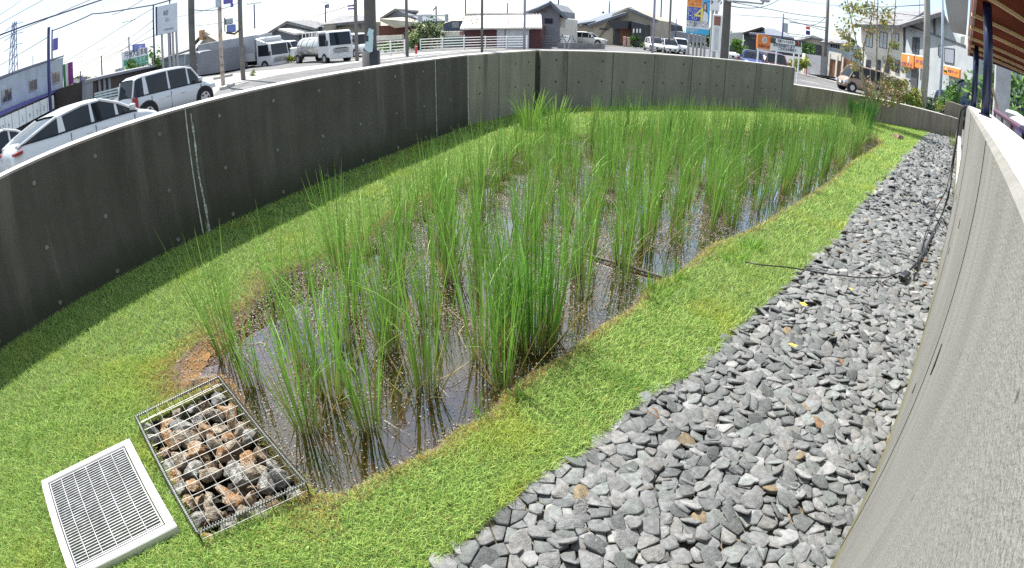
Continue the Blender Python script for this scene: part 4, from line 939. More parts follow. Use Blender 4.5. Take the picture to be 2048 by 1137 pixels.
# modern beige house
B=Fac('house','modern beige house with sloping dark roof and a charcoal entrance box','house',(1140,80),(1318,76))
B.wall([(1186,50),(1186,92),(1226,92),(1226,28),(1252,20)],9,m_beige); B.wall([(1226,28),(1226,92),(1290,92),(1310,92),(1310,40),(1270,20),(1254,16)],9,m_beige2,'wall',.2)
B.wall([(1140,52),(1140,90),(1186,90),(1186,50)],7,m_beige,'annexe',.5)
B.roof([(1176,50,-.7),(1252,25,-.7),(1258,14,6),(1160,46,6)],.35,m_rblue); B.roof([(1137,51,-.3),(1190,42,-.3),(1192,38,6),(1150,44,6)],.25,m_rblue)
B.roof([(1256,16,-.3),(1318,41,-.3),(1300,36,7),(1262,14,7)],.3,m_rblue)
B.panel('entrance_box',(1226,42,1263,58),m_char,-.3,1.6); B.wall([(1263,43),(1263,92),(1291,94),(1291,50)],3,m_char,'charcoal_wing',-2.0)
B.panel('timber_door',(1240,58,1262,88),m_wood,-.1,.2); B.panel('dark_porch',(1229,58,1240,88),m_dfr,-.05,.1); B.panel('slot_window',(1199,57,1218,60),m_glass,-.02,.05); B.window((1205,24,1208,27),.19,bars=0)
for x in (1266,1273,1279): B.panel('window',(x,58,x+3,66),m_white,-2.02,.05)
pr=thing('a_frame_stand','pair of small pinkish stands in front of the timber door','stand',bear(1253,73),-.18); MB().box(-.45,-.05,0,.3,0,1.3,.05).box(.05,.45,0,.3,0,1.25,.05).build('panel',mat('pinkish',(.50,.32,.28),.7,var=.3,vs=3),pr)
leafball('shrub','row of small green shrubs beside the charcoal wing','shrub',at(1272,84,70),1.0,.6,.9,250,.16,GREEN)
B=Fac('house','dark house with pale upper storey behind the clinic billboard','house',(1290,110),(1372,108)); B.wall([(1298,44),(1298,80),(1345,80),(1345,50),(1322,40)],8,m_char); B.roof([(1292,40,-.5),(1322,42,-.5),(1340,48,5),(1304,38,5)],.3,m_rblue); B.panel('garage_roof',(1290,68,1322,72),m_white,-2,2.0)
B.wall([(1330,64),(1330,84),(1400,86),(1400,72),(1350,62)],6,m_grey,'low_wing',-1)
# clinic billboard
B,(u0,u1,z0,z1),bd_=board('billboard','tall blue and orange clinic billboard on five posts','billboard',(1374,-34,1420,69),48,(.14,.36,.52,.7,.86),m_white,.3)
W_=u1-u0; h=z1-z0
def pane(a,b_,c_,d,m,nm='printed_panel',pro=.01): return MB().box(u0+W_*a,u0+W_*b_,-pro-.01,-pro,z0+h*c_,z0+h*d).build(nm,m,bd_)
def fz(py): return (69-py)/103.
m_sky=mat('sign_sky_blue',(.10,.42,.75),.5,var=.05); m_ryl=mat('sign_royal_blue',(.04,.08,.45),.5,var=.05); m_org=mat('sign_orange',(.85,.42,.10),.5,var=.08); m_yel=mat('sign_yellow',(.85,.70,.10),.5,var=0); m_rd=mat('sign_red',(.70,.06,.05),.5,var=0)
pane(0,.66,fz(16),1,m_org); pane(0,.66,fz(43),fz(16.2),m_ryl); pane(.665,1,fz(43),1,m_sky); pane(0,1,0,fz(58),mat('sign_cyan',(.06,.42,.70),.5,var=.05))
text('新しい選択肢',.42,m_rd,bd_,(u0+W_*.33,-.03,z0+h*fz(3)),maxw=W_*.6); text('入れ歯にかわる',.32,m_rd,bd_,(u0+W_*.33,-.03,z0+h*fz(11)),maxw=W_*.58)
text('歯のインプラント',.5,m_white,bd_,(u0+W_*.30,-.03,z0+h*fz(23)),maxw=W_*.5); text('オールオン',.8,m_white,bd_,(u0+W_*.25,-.03,z0+h*fz(35)),maxw=W_*.44); text('4',1.7,m_yel,bd_,(u0+W_*.56,-.035,z0+h*fz(31)))
text('にきた歯科クリニック',.6,m_let,bd_,(u0+W_*.5,-.03,z0+h*fz(50)),maxw=W_*.94); text('無料相談受付中',.42,m_white,bd_,(u0+W_*.27,-.03,z0+h*fz(62.5)),maxw=W_*.46)
# printed figure of a woman in a white top and dark hair (plain generic shape)
q=lambda *pts:[(u0+W_*a,z0+h*fz(b_)) for a,b_ in pts]
MB().prism(q((.72,8),(.77,3),(.84,4),(.88,12),(.87,26),(.80,28),(.73,20)),'y',-.030,-.022).build('printed_panel',m_dfr,bd_)
MB().prism(q((.745,9),(.79,6),(.835,10),(.83,18),(.79,21),(.75,17)),'y',-.040,-.031).build('printed_panel',mat('sign_skin',(.70,.48,.38),.6,var=0),bd_)
MB().prism(q((.70,42.5),(.72,26),(.78,21),(.84,24),(.92,28),(.95,42.5)),'y',-.050,-.041).build('printed_panel',m_white,bd_)
# brown/white pole sign
B,(u0,u1,z0,z1),bd_=board('shop_sign','brown square sign in a white frame between the billboard and the thick pole','sign',(1424,29,1443,104),30,(),m_white,.25)
h=z1-z0; MB().box(u0+.08,u1-.08,-.02,-.001,z0+h*.70,z1-.1).build('brown_panel',mat('sign_brown',(.25,.10,.08),.6,var=.1),B.root); MB().box(u0+.14,u1-.14,-.02,-.001,z0+.1,z0+h*.66).build('pale_panel',mat('sign_grey',(.55,.58,.60),.6,var=.1),B.root)
for u in (u0+.05,u1-.05): MB().tube([(u,.12,-.4),(u,.12,z0+.1)],.05,8).build('post',m_white,B.root)
B,(u0,u1,z0,z1),bd_=board('direction_board','white direction board with small dark arrows at the top edge beside the thick pole','sign',(1421,-30,1440,23),36,(.3,.7),m_white,.1)
text('→ ↑',.5,m_let,B.root,((u0+u1)/2,-.02,z0+.55)); text('• • •',.4,m_let,B.root,((u0+u1)/2,-.02,z0+1.1))
# far road side houses at right
B=Fac('house','dark-walled house under a grey hipped roof behind the orange square sign','house',(1484,78),(1590,74))
B.wall([(1487,66),(1487,100),(1592,112),(1592,80),(1510,66)],8,m_char); B.wall([(1512,66),(1512,100),(1560,104),(1560,74)],7,m_cream,'pale_wall',-.3)
B.roof([(1484,66,-.8),(1524,54,-.8),(1530,57,6),(1500,62,6)],.25,m_dbrown); B.roof([(1498,66,-1.2),(1588,76,-1.2),(1548,58,4),(1536,57,4)],.25,m_rblue)
B.window((1505,68,1510,78),-.31,bars=0)
B=Fac('car_port','translucent arched car port behind the thick pole','car port',(1456,66),(1486,66)); B.roof([(1458,66,0),(1486,64,0),(1484,86,3),(1460,84,3)],.08,mat('cloudy_plastic',(.55,.60,.62),.3,var=.1)); 
for x in (1460,1484): u,z=B.uv(x,90); MB().tube([(u,.5,-.3),(u,.5,z+1.2)],.06,6).build('post',m_fr,B.root)
B=Fac('house','beige house beyond the traffic signals','house',(1592,92),(1655,90)); B.wall([(1594,80),(1594,112),(1655,118),(1655,86),(1625,76)],8,m_beige); B.roof([(1585,84,-.5),(1625,74,-.5),(1660,84,-.5),(1652,80,7),(1626,71,7),(1596,78,7)],.2,m_rgrey); B.window((1608,84,1616,92),-.002)
B=Fac('house','small white house with a row of windows right of the signal pole','house',(1655,84),(1698,82)); B.wall([(1655,84),(1655,120),(1698,126),(1698,88)],8,m_lgrey); B.roof([(1640,84,-.6),(1700,88,-.6),(1692,80,5),(1655,78,5)],.2,m_rgrey); B.window((1661,89,1680,97),-.002,bars=3,fr=m_white)
B=Fac('storage_shed','grey steel storage shed by the road','shed',(1606,56),(1642,52)); B.wall([(1609,108),(1613,148),(1640,150),(1642,112)],2.4,mat('grey_steel_sheet',(.24,.25,.28),.6,.2,var=.05)); B.panel('pale_side',(1605,107,1611,146),m_cream,-.05,.1)
B=Fac('timber_fence','brown timber fence with pale posts beside the signal pole','fence',(1655,52),(1712,50)); B.wall([(1657,120),(1657,152),(1712,162),(1712,130),(1685,112),(1658,104)],.1,m_wood,'boards')
for x in (1657,1672,1684): B.panel('post',(x,106+(x-1657)*.3,x+3,152+(x-1657)*.2),m_cream,-.02,.1)
B.panel('pale_panel',(1658,105,1683,120),m_cream,-.02,.05)
leafball('shrub','pale green shrub above the storage shed','shrub',at(1620,100,60),1.4,1.0,.9,300,.22,YG+GREEN)
leafball('shrub','yellow-green shrub right of the orange sign posts','shrub',at(1596,124,50),1.2,1,.9,260,.2,YG)
leafball('shrub','dark shrub on the bank under the car port','shrub',at(1478,92,52),1.3,1,.9,260,.2,GREEN+YG)
# white house with the orange shop signs
B=Fac('shop_house','white two-storey house with grey roof and orange shop signs','house',(1704,50),(1806,46),base=-.62)
B.wall([(1722,52),(1722,165),(1806,182),(1806,50),(1780,42)],9,m_cream,'wall')
B.roof([(1704,49,-.9),(1804,51,-.9),(1850,22,8),(1760,24,8)],.25,m_rgrey)
for px in ((1733,66,1745,94),(1760,66,1774,96),(1784,68,1797,98)): B.window(px,-.002,fr=m_dfr,bars=1,m=mat('curtained_glass',(.42,.45,.47),.2,var=.1,vs=1))
B.panel('porch',(1734,106,1744,112),m_white,-.8,.9); 
for x in (1732,1752,1770,1790): B.panel('window',(x,120,x+9,146),m_glass,-.02,.05)
B2=Fac('shop_house','receding side of the white house carrying the orange signs behind the thick concrete pole','house',(1806,46),(1952,31),base=-.62)
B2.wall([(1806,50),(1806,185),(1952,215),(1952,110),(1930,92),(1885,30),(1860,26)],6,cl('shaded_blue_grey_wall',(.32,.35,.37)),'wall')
B2.roof([(1800,50,-.9),(1886,23,-.9),(1886,16,4),(1810,44,4)],.25,m_rgrey)
for pts in ([(1806,50),(1809,50),(1809,120),(1806,120)],[(1812,49),(1888,76),(1930,90),(1930,93),(1888,79),(1812,52)],[(1866,30),(1869,30),(1869,70),(1866,70)]): B2.wall(pts,.06,m_dfr,'dark_trim',-.07)
B2.window((1826,76,1839,106),-.002,fr=m_dfr); B2.window((1890,98,1909,126),-.002,fr=m_dfr,bars=0,m=mat('grey_glass',(.20,.22,.27),.2,var=0)); B2.window((1878,92,1884,112),-.002,fr=m_dfr,bars=0)
B2.panel('door',(1823,142,1836,176),m_dfr,-.03,.06)
for (px,t1,ci) in (((1805,110,1830,136),'宅配弁当',1),((1833,114,1850,138),'弁当',0),((1889,136,1922,154),'宅配クック',1)):
    u0,u1,z0,z1=B2.rect(*px,-.3); o=MB().box(u0,u1,-.42,-.3,z0,z1,.02).build('sign_panel',m_purple,B2.root); MB().box(u0-.05,u1+.05,-.36,-.28,z1,z1+.07).build('sign_hood',m_white,B2.root)
    if ci:
        cu=u0+(u1-u0)*(.6 if px[0]<1850 else .18); MB().disc((cu,-.43,z0+(z1-z0)*.62),(0,1,0),(z1-z0)*.24,.02,20).build('sign_emblem',m_white,o); MB().disc((cu,-.442,z0+(z1-z0)*.62),(0,1,0),(z1-z0)*.17,.02,20).build('sign_emblem',mat('emblem_grey',(.4,.42,.4),.6,var=0),o)
        text(t1,(z1-z0)*.36,m_let,o,((u0+u1)/2 if px[0]<1850 else u0+(u1-u0)*.62,-.43,z0+(z1-z0)*(.2 if px[0]<1850 else .5)),maxw=(u1-u0)*(.85 if px[0]<1850 else .6))
    else: text(t1,(z1-z0)*.4,m_let,o,((u0+u1)/2,-.43,(z0+z1)/2),maxw=(u1-u0)*.8)
# right-hand far house with red roof, utility box
B=Fac('house','house under red-brown tiled roof at the far right edge','house',(1990,60),(2080,52),base=-.6); B.wall([(2008,158),(2008,215),(2090,230),(2090,180)],8,m_beige2); B.roof([(2006,150,-1),(2090,182,-1),(2100,140,5),(2030,146,5)],.25,m_rred)
o=thing('concrete_post','square pale concrete post seen between the navy posts and the canopy','post',bear(2006,17),-.8); MB().box(-.28,.28,-.28,.28,-.3,at(2006,115,17).z-o.location.z+.9,.03).build('shaft',mat('lilac_grey_concrete',(.40,.40,.43),.8),o)
leafball('tree','leafy green shrubbery at the right edge behind the white bags','shrub',at(2030,196,20),2.4,1.6,1.3,1400,.13,GREEN)
leafball('tree','green creeper-covered bush between the navy posts','shrub',at(1992,160,24),1.0,1,1.3,400,.14,GREEN+YG)

# ---------------------------------------------------------------- small orange and monochrome roadside signs
B=Fac('roadside_sign','orange square sign with a round white emblem on white posts','sign',(1514,24),(1541,24.5))
u0,u1,z0,z1=B.rect(1514,71,1540,98); o=MB().box(u0,u1,-.05,.05,z0,z1,.01).build('board',m_purple,B.root)
MB().disc(((u0+u1)/2,-.055,z0+(z1-z0)*.65),(0,1,0),(z1-z0)*.24,.01,24).build('emblem',m_white,o); MB().disc(((u0+u1)/2,-.062,z0+(z1-z0)*.65),(0,1,0),(z1-z0)*.18,.01,24).build('emblem_centre',mat('emblem_grey',(.4,.42,.4),.6),o)
text('宅配弁当',(z1-z0)*.2,m_let,o,((u0+u1)/2,-.056,z0+(z1-z0)*.18),maxw=(u1-u0)*.85)
for x in (1519,): u=B.uv(x,100)[0]; MB().tube([(u,.08,-.3),(u,.08,z1-.1)],.035,8).build('post',m_white,B.root)
B=Fac('roadside_sign','long black and white sign with parking mark on white posts','sign',(1541,24.5),(1604,26))
q0=B.poly([(1541,76),(1541,101),(1602,110),(1602,85)]); o=MB().prism([q0[0],q0[1],q0[2],q0[3]],'y',-.04,.04).build('board',m_sgn,B.root)
q1=B.poly([(1541,76),(1541,86),(1602,94.5),(1602,85)],-.045); MB().prism(q1,'y',-.055,-.042).build('black_band',m_dfr,o)
tilt=-math.atan2(q0[0][1]-q0[3][1],q0[3][0]-q0[0][0])
u,z=B.uv(1571,84.5,-.06); Wb=q0[3][0]-q0[0][0]
mbb=MB(); mbb.prism([(-Wb*.30,-.10),(Wb*.30,-.10),(Wb*.32,0),(Wb*.30,.10),(-Wb*.30,.10),(-Wb*.32,0)],'y',-.01,0); oo=mbb.build('white_lozenge',m_white,o); oo.location=(u,-.058,z); oo.rotation_euler=(0,-tilt,0)
text('宅配クックお弁当',.15,m_let,o,(u,-.075,z),rot=(math.pi/2,-tilt,0),maxw=Wb*.52); u,z=B.uv(1569,92.5,-.06); text('お弁当お届けします',.18,m_let,o,(u,-.06,z),rot=(math.pi/2,-tilt,0),maxw=Wb*.7); u,z=B.uv(1575,100,-.06); text('ご注文はお電話で',.13,m_let,o,(u,-.06,z),rot=(math.pi/2,-tilt,0),maxw=Wb*.6); u,z=B.uv(1597,89,-.06); text('P',.26,m_rd,o,(u,-.075,z))
for x in (1557,1592,1602.5): u,zz=B.uv(x,90); MB().tube([(u,.08,-.3),(u,.08,zz)],.035,8).build('post',m_white,B.root)
# ---------------------------------------------------------------- poles
m_conc=mat('spun_concrete',(.17,.165,.165),.85,var=.15,vs=2,bump=.1); m_cdark=mat('weathered_concrete_pole',(.12,.115,.11),.9,var=.2,vs=2); m_rust=mat('rusty_white_pole',(.50,.46,.42),.7,col2=(.28,.12,.07),vs=3,lo=.52,hi=.62); m_lblue=mat('pale_blue_steel',(.45,.52,.62),.45,.3,var=.08); m_dpole=mat('dark_indigo_pole',(.05,.05,.16),.5,.2,var=.1)
def pole(label,px,D,wpx,pytop,m,name='utility_pole',cat='utility pole',top=None,arms=(),lean=0,group=None):
    b=bear(px,D); r=(wpx*.0009*D)/2*1.0; H=(top if top else at(px,pytop,D).z-b.z)
    az_=math.atan2(b.x,b.y); t=thing(name,label,cat,b,-az_,group)
    MB().tube([(0,0,-.5),(lean*H*.5,0,H*.5),(lean*H,0,H)],[r*1.02,r*.95,r*.86],14).build('shaft',m,t,True)
    for z,w_,kind in arms:
        mb=MB(); mb.box(-w_/2,w_/2,-.05,.05,z-.05,z+.05); 
        a=mb.build('cross_arm',m_fr,t)
        for x in (-.45,-.2,.2,.45): MB().tube([(x*w_,0,z+.05),(x*w_,0,z+.22)],.04,6).build('insulator',m_white,t)
    return t
P_={}
P_[97]=pole('dark thin pole standing in front of the white building at far left',97,36,8,55,m_dpole,arms=())
P_[104]=pole('slim dark pole with a camera bracket above the white building',104,52,4,60,m_dpole,arms=())
P_[202]=pole('distant pole left of the green billboard',202,110,3,112,m_dpole,arms=((7,1.8,0),))
P_[159]=pole('distant pole just left of the dark shed with cross arms',159,120,3,143,m_dpole,arms=((7,2,0),(6,2,0)))
P_[150]=pole('faint short distant pole right of the striped banner',150,140,2,155,m_dpole)
P_[66]=pole('thin mast on the roof line of the white building',66,60,2,112,m_dpole)
P_[258]=pole('distant pole rising behind the green billboard',258,100,3,74,m_dpole,arms=((10,2.5,0),))
P_[308]=pole('thin dark pole just left of the tall white sign',308,60,4,9,m_dpole)
P_[337]=pole('thin pole running up behind the tall white sign',341,62,3,0,m_dpole,top=14)
b384=pole('thick concrete utility pole left of the rusty pole',384.5,23,13,0,m_cdark,top=10.5)
b442=pole('white pole with rust patches at the road corner',441.5,G(442,176).length,8,0,m_rust,top=11)
b482=pole('grey utility pole right of the rusty white pole',482.5,dist(G(484,161)),9,0,m_conc,top=11,arms=((10.2,2,0),))
P_[511]=pole('thin far pole above the cab of the big truck',511,80,3,9,m_dpole,arms=((7.5,2,0),))
P_[653]=pole('distant pole with transformer behind the beige house',653,100,3,10,m_dpole,arms=((8.6,2.2,0),(7.6,1.5,0))); MB().tube([(.4,0,6.6),(.4,0,7.3)],.3,10).build('transformer',m_grey,P_[653])
b713=pole('concrete pole just left of the big foreground pole',713,40,7,0,m_conc,top=11)
b741=pole('massive foreground utility pole with a pale blue cabinet cover behind the wall',741.5,12,23,0,m_cdark,top=9)
b814=pole('light grey pole left of the guard rail in the centre',814,42,6,0,m_conc,top=11)
P_[873]=pole('short far pole with a leaning lamp behind the shrub',873,95,3,12,m_dpole)
P_[931]=pole('thin far pole at the left end of the white ridged roof',931,80,2.5,0,m_dpole,top=11)
b964=pole('slim violet-grey pole in front of the brown shop',964,44,5,0,m_conc,top=10)
b1049=pole('slim lilac-grey pole in front of the shutter',1048.5,46,5,0,mat('lilac_pole',(.33,.32,.42),.6,var=.1),top=10)
P_[1014]=pole('distant pole with cross arms above the white ridged roof',1014,130,2.5,6,m_dpole,arms=((9.5,2.5,0),))
P_[1115]=pole('dark pole behind the grey gabled house',1115,110,2.5,0,m_dpole,top=14)
P_[1216]=pole('dark mast rising above the modern beige house',1216,110,2.5,2,m_dpole)
b1307=pole('slim lilac pole standing left of the three white cars',1305.5,48,4.5,0,mat('lilac_pole',(.33,.32,.42),.6),top=11)
P_[1320]=pole('thin pole behind the dark house left of the clinic billboard',1319,100,2.5,0,m_dpole,top=13)
b1338=pole('grey pole between the white cars and the clinic billboard',1337.5,62,4,0,m_conc,top=12)
P_[1350]=pole('short far mast left of the clinic billboard',1350,100,2,38,m_dpole)
b1449=pole('thick concrete pole with a street lamp arm right of the clinic billboard',1450,17.5,16,0,m_cdark,top=8)
P_[1460]=pole('white slim pole hugging the right side of the thick lamp pole',1458,22,3,30,m_white)
P_[1565]=pole('thin pole behind the long black and white sign',1563.5,55,3,27,m_dpole)
b1652=pole('grey traffic signal pole beside the timber fence',1652,dist(G(1650,151)),7,0,m_conc,top=11)
b1853=pole('thick pale concrete pole behind the low wall',1853.5,18,15,0,mat('pale_pole_concrete',(.27,.265,.25),.85,var=.15,vs=2),top=8.5)
b1885=pole('pale blue steel lamp pole right of the thick concrete pole',1885,21,6,0,m_lblue,top=8.5)
P_[1875]=pole('thin aerial mast on the shop house roof',1838,46,1.5,0,m_dpole,top=9)
def loc(t,px,py):   # a point of the surveyed pixel in the upright plane of a pole, in its own coordinates
    D=math.hypot(t.location.x,t.location.y); p=at(px,py,D); d=p-t.location; a=t.rotation_euler.z; e=Vector((math.cos(a),math.sin(a),0)); return d.dot(e),d.z
# cover on the foreground pole
x0,z1=loc(b741,728,57); x1,z0=loc(b741,748,102); mb=MB(); mb.prism([(x0,z0+.05),(x0+.04,z1-.2),(x0+.10,z1),(x0+.2,z1-.05),(x1-.02,z1-.15),(x1,z0+.35),(x1-.03,z0),(x0+.1,z0-.02)],'y',-.30,-.20)
mb.build('cabinet_cover',mat('pale_cyan_plate',(.50,.68,.72),.5,var=.08),b741); xa,za=loc(b741,734,77); MB().box(xa-.03,xa+.03,-.305,-.3005,za-.06,za+.06).build('keyhole_plate',m_dfr,b741)
x0,z1=loc(b741,728,103); MB().tube([(0,0,-.4),(0,0,z1)],.185,16).build('lower_sleeve',m_char,b741,True)
# signal boxes and plates on poles
def cabinet(t,px,m,name='signal_back',y=-.3,ch=.04):
    (xa,za),(xb,zb)=loc(t,px[0],px[1]),loc(t,px[2],px[3]); return MB().box(min(xa,xb),max(xa,xb),y-.12,y+.12,min(za,zb),max(za,zb),ch).build(name,m,t)
cabinet(b442,(431,0,440,15),m_lblue,'blue_plate'); cabinet(b482,(447,0,466,7),mat('violet_panel',(.12,.10,.40),.5),'sign_plate'); cabinet(b482,(461,8,467,15),mat('violet_panel',(.12,.10,.40),.5),'signal_lamp')
cabinet(b482,(450,38,466,48),m_lgrey,'signal_head',.1); cabinet(b482,(453,51,472,64),mat('signal_blue',(.15,.20,.50),.5),'signal_head',0); cabinet(b482,(448,36,451,64),m_dfr,'bracket',0,0)
(xa,za)=loc(b482,452,66);MB().tube([(xa,-.1,za),(xa+.5,-.1,za-.15),(0,-.1,za+.1)],.06,6).build('bracket_arm',m_dfr,b482)
# street lamp arm and lamp head on the thick pole (1449)
(xa,za)=loc(b1449,1532,10);(xb,zb)=loc(b1449,1455,3)
MB().tube([(0,-.2,zb),(xa-.1,-.25,za)],.03,8).build('lamp_arm',m_fr,b1449); MB().tube([(-.02,-.2,zb+.02),(-1.0,-.2,zb+.12)],.025,8).build('lamp_arm',m_fr,b1449)
(xc,zc)=loc(b1449,1519,0);(xd,zd)=loc(b1449,1539,7); MB().box(xc,xd,-.40,-.12,zd,zc+.05,.04).build('lamp_head',mat('lamp_lilac',(.45,.44,.55),.4,var=0),b1449); MB().tube([(xa-.1,-.25,za),(xa-.1,-.25,za+.12)],.03,6).build('lamp_neck',m_fr,b1449)
# traffic signals over the junction
(xa,za)=loc(b1652,1578,44); MB().tube([(0,0,loc(b1652,1652,56)[1]),(xa,0,za)],.06,8).build('signal_arm',m_fr,b1652)
cabinet(b1652,(1565,45,1575,66),m_lgrey,'signal_back_plate',0); o=cabinet(b1652,(1612,53,1620,60),m_rd,'signal_red_face',0,.01); cabinet(b1652,(1612,61,1620,71),mat('signal_navy',(.03,.03,.20),.5,var=0),'signal_plate',0)
(xb,zb)=loc(b1652,1574,66); (xc,zc)=loc(b1652,1640,80); MB().tube([(xb,0,zb),(xb+.2,0,zb-.3),(xc,0,zc)],.025,6).build('signal_cable',m_dfr,b1652)
(xa,za)=loc(b1652,1652,30); 
# signals over the centre road, hung from the 814 pole
(xa,za)=loc(b814,893,32); MB().tube([(0,0,za+.1),(xa,0,za)],.05,8).build('signal_arm',m_fr,b814)
for px in ((836,30,845,44),(890,28,897,44)): cabinet(b814,px,m_lgrey,'signal_head',0)
(xa,za)=loc(P_[873],866,22); MB().tube([(0,0,loc(P_[873],873,14)[1]),(xa,0,za)],.1,6).build('lamp_head',m_dfr,P_[873])
for px,pyy in ((695,12),(695,18)):
    x0,z0=loc(b713,px,pyy); MB().box(x0,x0+.55,-.05,.05,z0-.08,z0+.04).build('sign_bar',mat('violet_panel',(.12,.10,.40),.5),b713)
(xa,za)=loc(b713,710,12); MB().tube([(0,0,za),(-.75,0,za-.05)],.02,6).build('bracket_arm',m_fr,b713)
MB().tube([(0,0,6.0),(0,0,6.9)],.27,12).build('transformer',m_grey,b384)
x0,z0=loc(P_[104],116,88); MB().box(.1,x0,-.1,.1,z0-.5,z0+.6,.04).build('camera_box',mat('violet_panel',(.12,.10,.40),.5),P_[104])

# ---------------------------------------------------------------- guard rails
def rail(label,pa,pb,ya,yb,Da,Db,nposts,nr=5,H=1.15,m=m_white):
    A=bear(pa,Da);B_=bear(pb,Db); A.z=at(pa,ya,Da).z; B_.z=at(pb,yb,Db).z; d=B_-A; t=thing('guard_rail',label,'guard rail',A,math.atan2(d.y,d.x)); Lr=math.hypot(d.x,d.y); sl=d.z/Lr
    for i in range(nposts): u=Lr*i/(nposts-1); MB().box(u-.045,u+.045,-.045,.045,u*sl-.3,u*sl+H).build('post',m,t)
    for k in range(nr):
        z=H*(k+.9)/nr-.05; MB().tube([(0,-.06,z),(Lr,-.06,z+Lr*sl)],.035,6).build('rail',m,t)
rail('white pipe guard rail in front of the shrub and brown shop',841,1054,104,97,50,52,6)
rail('white pipe guard rail right of the massive foreground pole',752,809,113,108,45,46,3)
rail('low white rail behind the planting beside the truck',486,540,150,139,50,52,3,2,.7)
# red bollards
for i,(x,y0,y1,lb) in enumerate(((1477,111,120,'small red bollard just right of the thick lamp pole'),(1502,116,124,'small red bollard in front of the parked blue car'),(1530,118,127,'red bollard under the orange square sign'),(1559,121,130,'red bollard at the middle sign post'),(1587,126,135,'red bollard at the right end of the long sign'),(1617,129,151,'tall red bollard in front of the grey storage shed'),(832,90,104,'red and white bollard beside the round shrub'))):
    D=44 if i<5 else (dist(G(1617,151)) if i==5 else 46); b=bear(x,D); b.z=at(x,y1,D).z; H=at(x,y0,D).z-b.z
    t=thing('bollard',lb,'bollard',b); MB().tube([(0,0,-.4),(0,0,H)],.055 if i<6 else .1,10).build('shaft',mat('bollard_red',(.55,.05,.07),.5,var=.1),t); MB().tube([(0,0,H*.7),(0,0,H*.8)],.06 if i<6 else .105,10).build('reflective_band',m_white,t)
# shrubs and planting
leafball('shrub','big round flowering shrub in front of the blue-grey shed','shrub',at(852,72,56),1.7,1.3,1.65,2600,.14,[(.05,.12,.02),(.10,.19,.03),(.30,.36,.14),(.03,.07,.02),(.45,.50,.25)],(.12,1.6))
leafball('shrub','dark trailing lower shrub at the left foot of the round shrub','shrub',at(829,88,54),.8,.7,.8,500,.12,[(.04,.09,.02),(.07,.13,.03)])
leafball('flower_bed','yellow-green planting on the traffic island in front of the truck','planting',at(550,131,48),1.5,.6,.5,420,.14,YG)
leafball('flower_bed','taller yellow-green planting in front of the tanker truck','planting',at(578,124,48),1.1,.6,.6,380,.14,YG)
leafball('weeds','sprig of weeds on the pavement by the grey utility pole','weeds',at(507,152,36),.35,.3,.4,80,.08,YG)
leafball('hedge','dark low hedge behind the guard rail','hedge',at(780,97,50),1.6,.5,.6,500,.12,GREEN)
# far tree line
for i,(px,py,D,rx,rz) in enumerate(((1692,97,110,2.0,1.6),(1700,88,120,1.6,1.3),(1120,48,140,4,2.4),(1410,80,120,6,2.5),(165,165,170,5,2))):
    leafball('tree',['low dark tree behind the small white house','small grey-green tree beside the white shop house','far tree between the gabled house and the modern house','far dark tree behind the clinic billboard posts','far trees left of the dark shed'][i],'tree',at(px,py,D),rx,rx,rz,700,.6,GREEN,(.25,4))
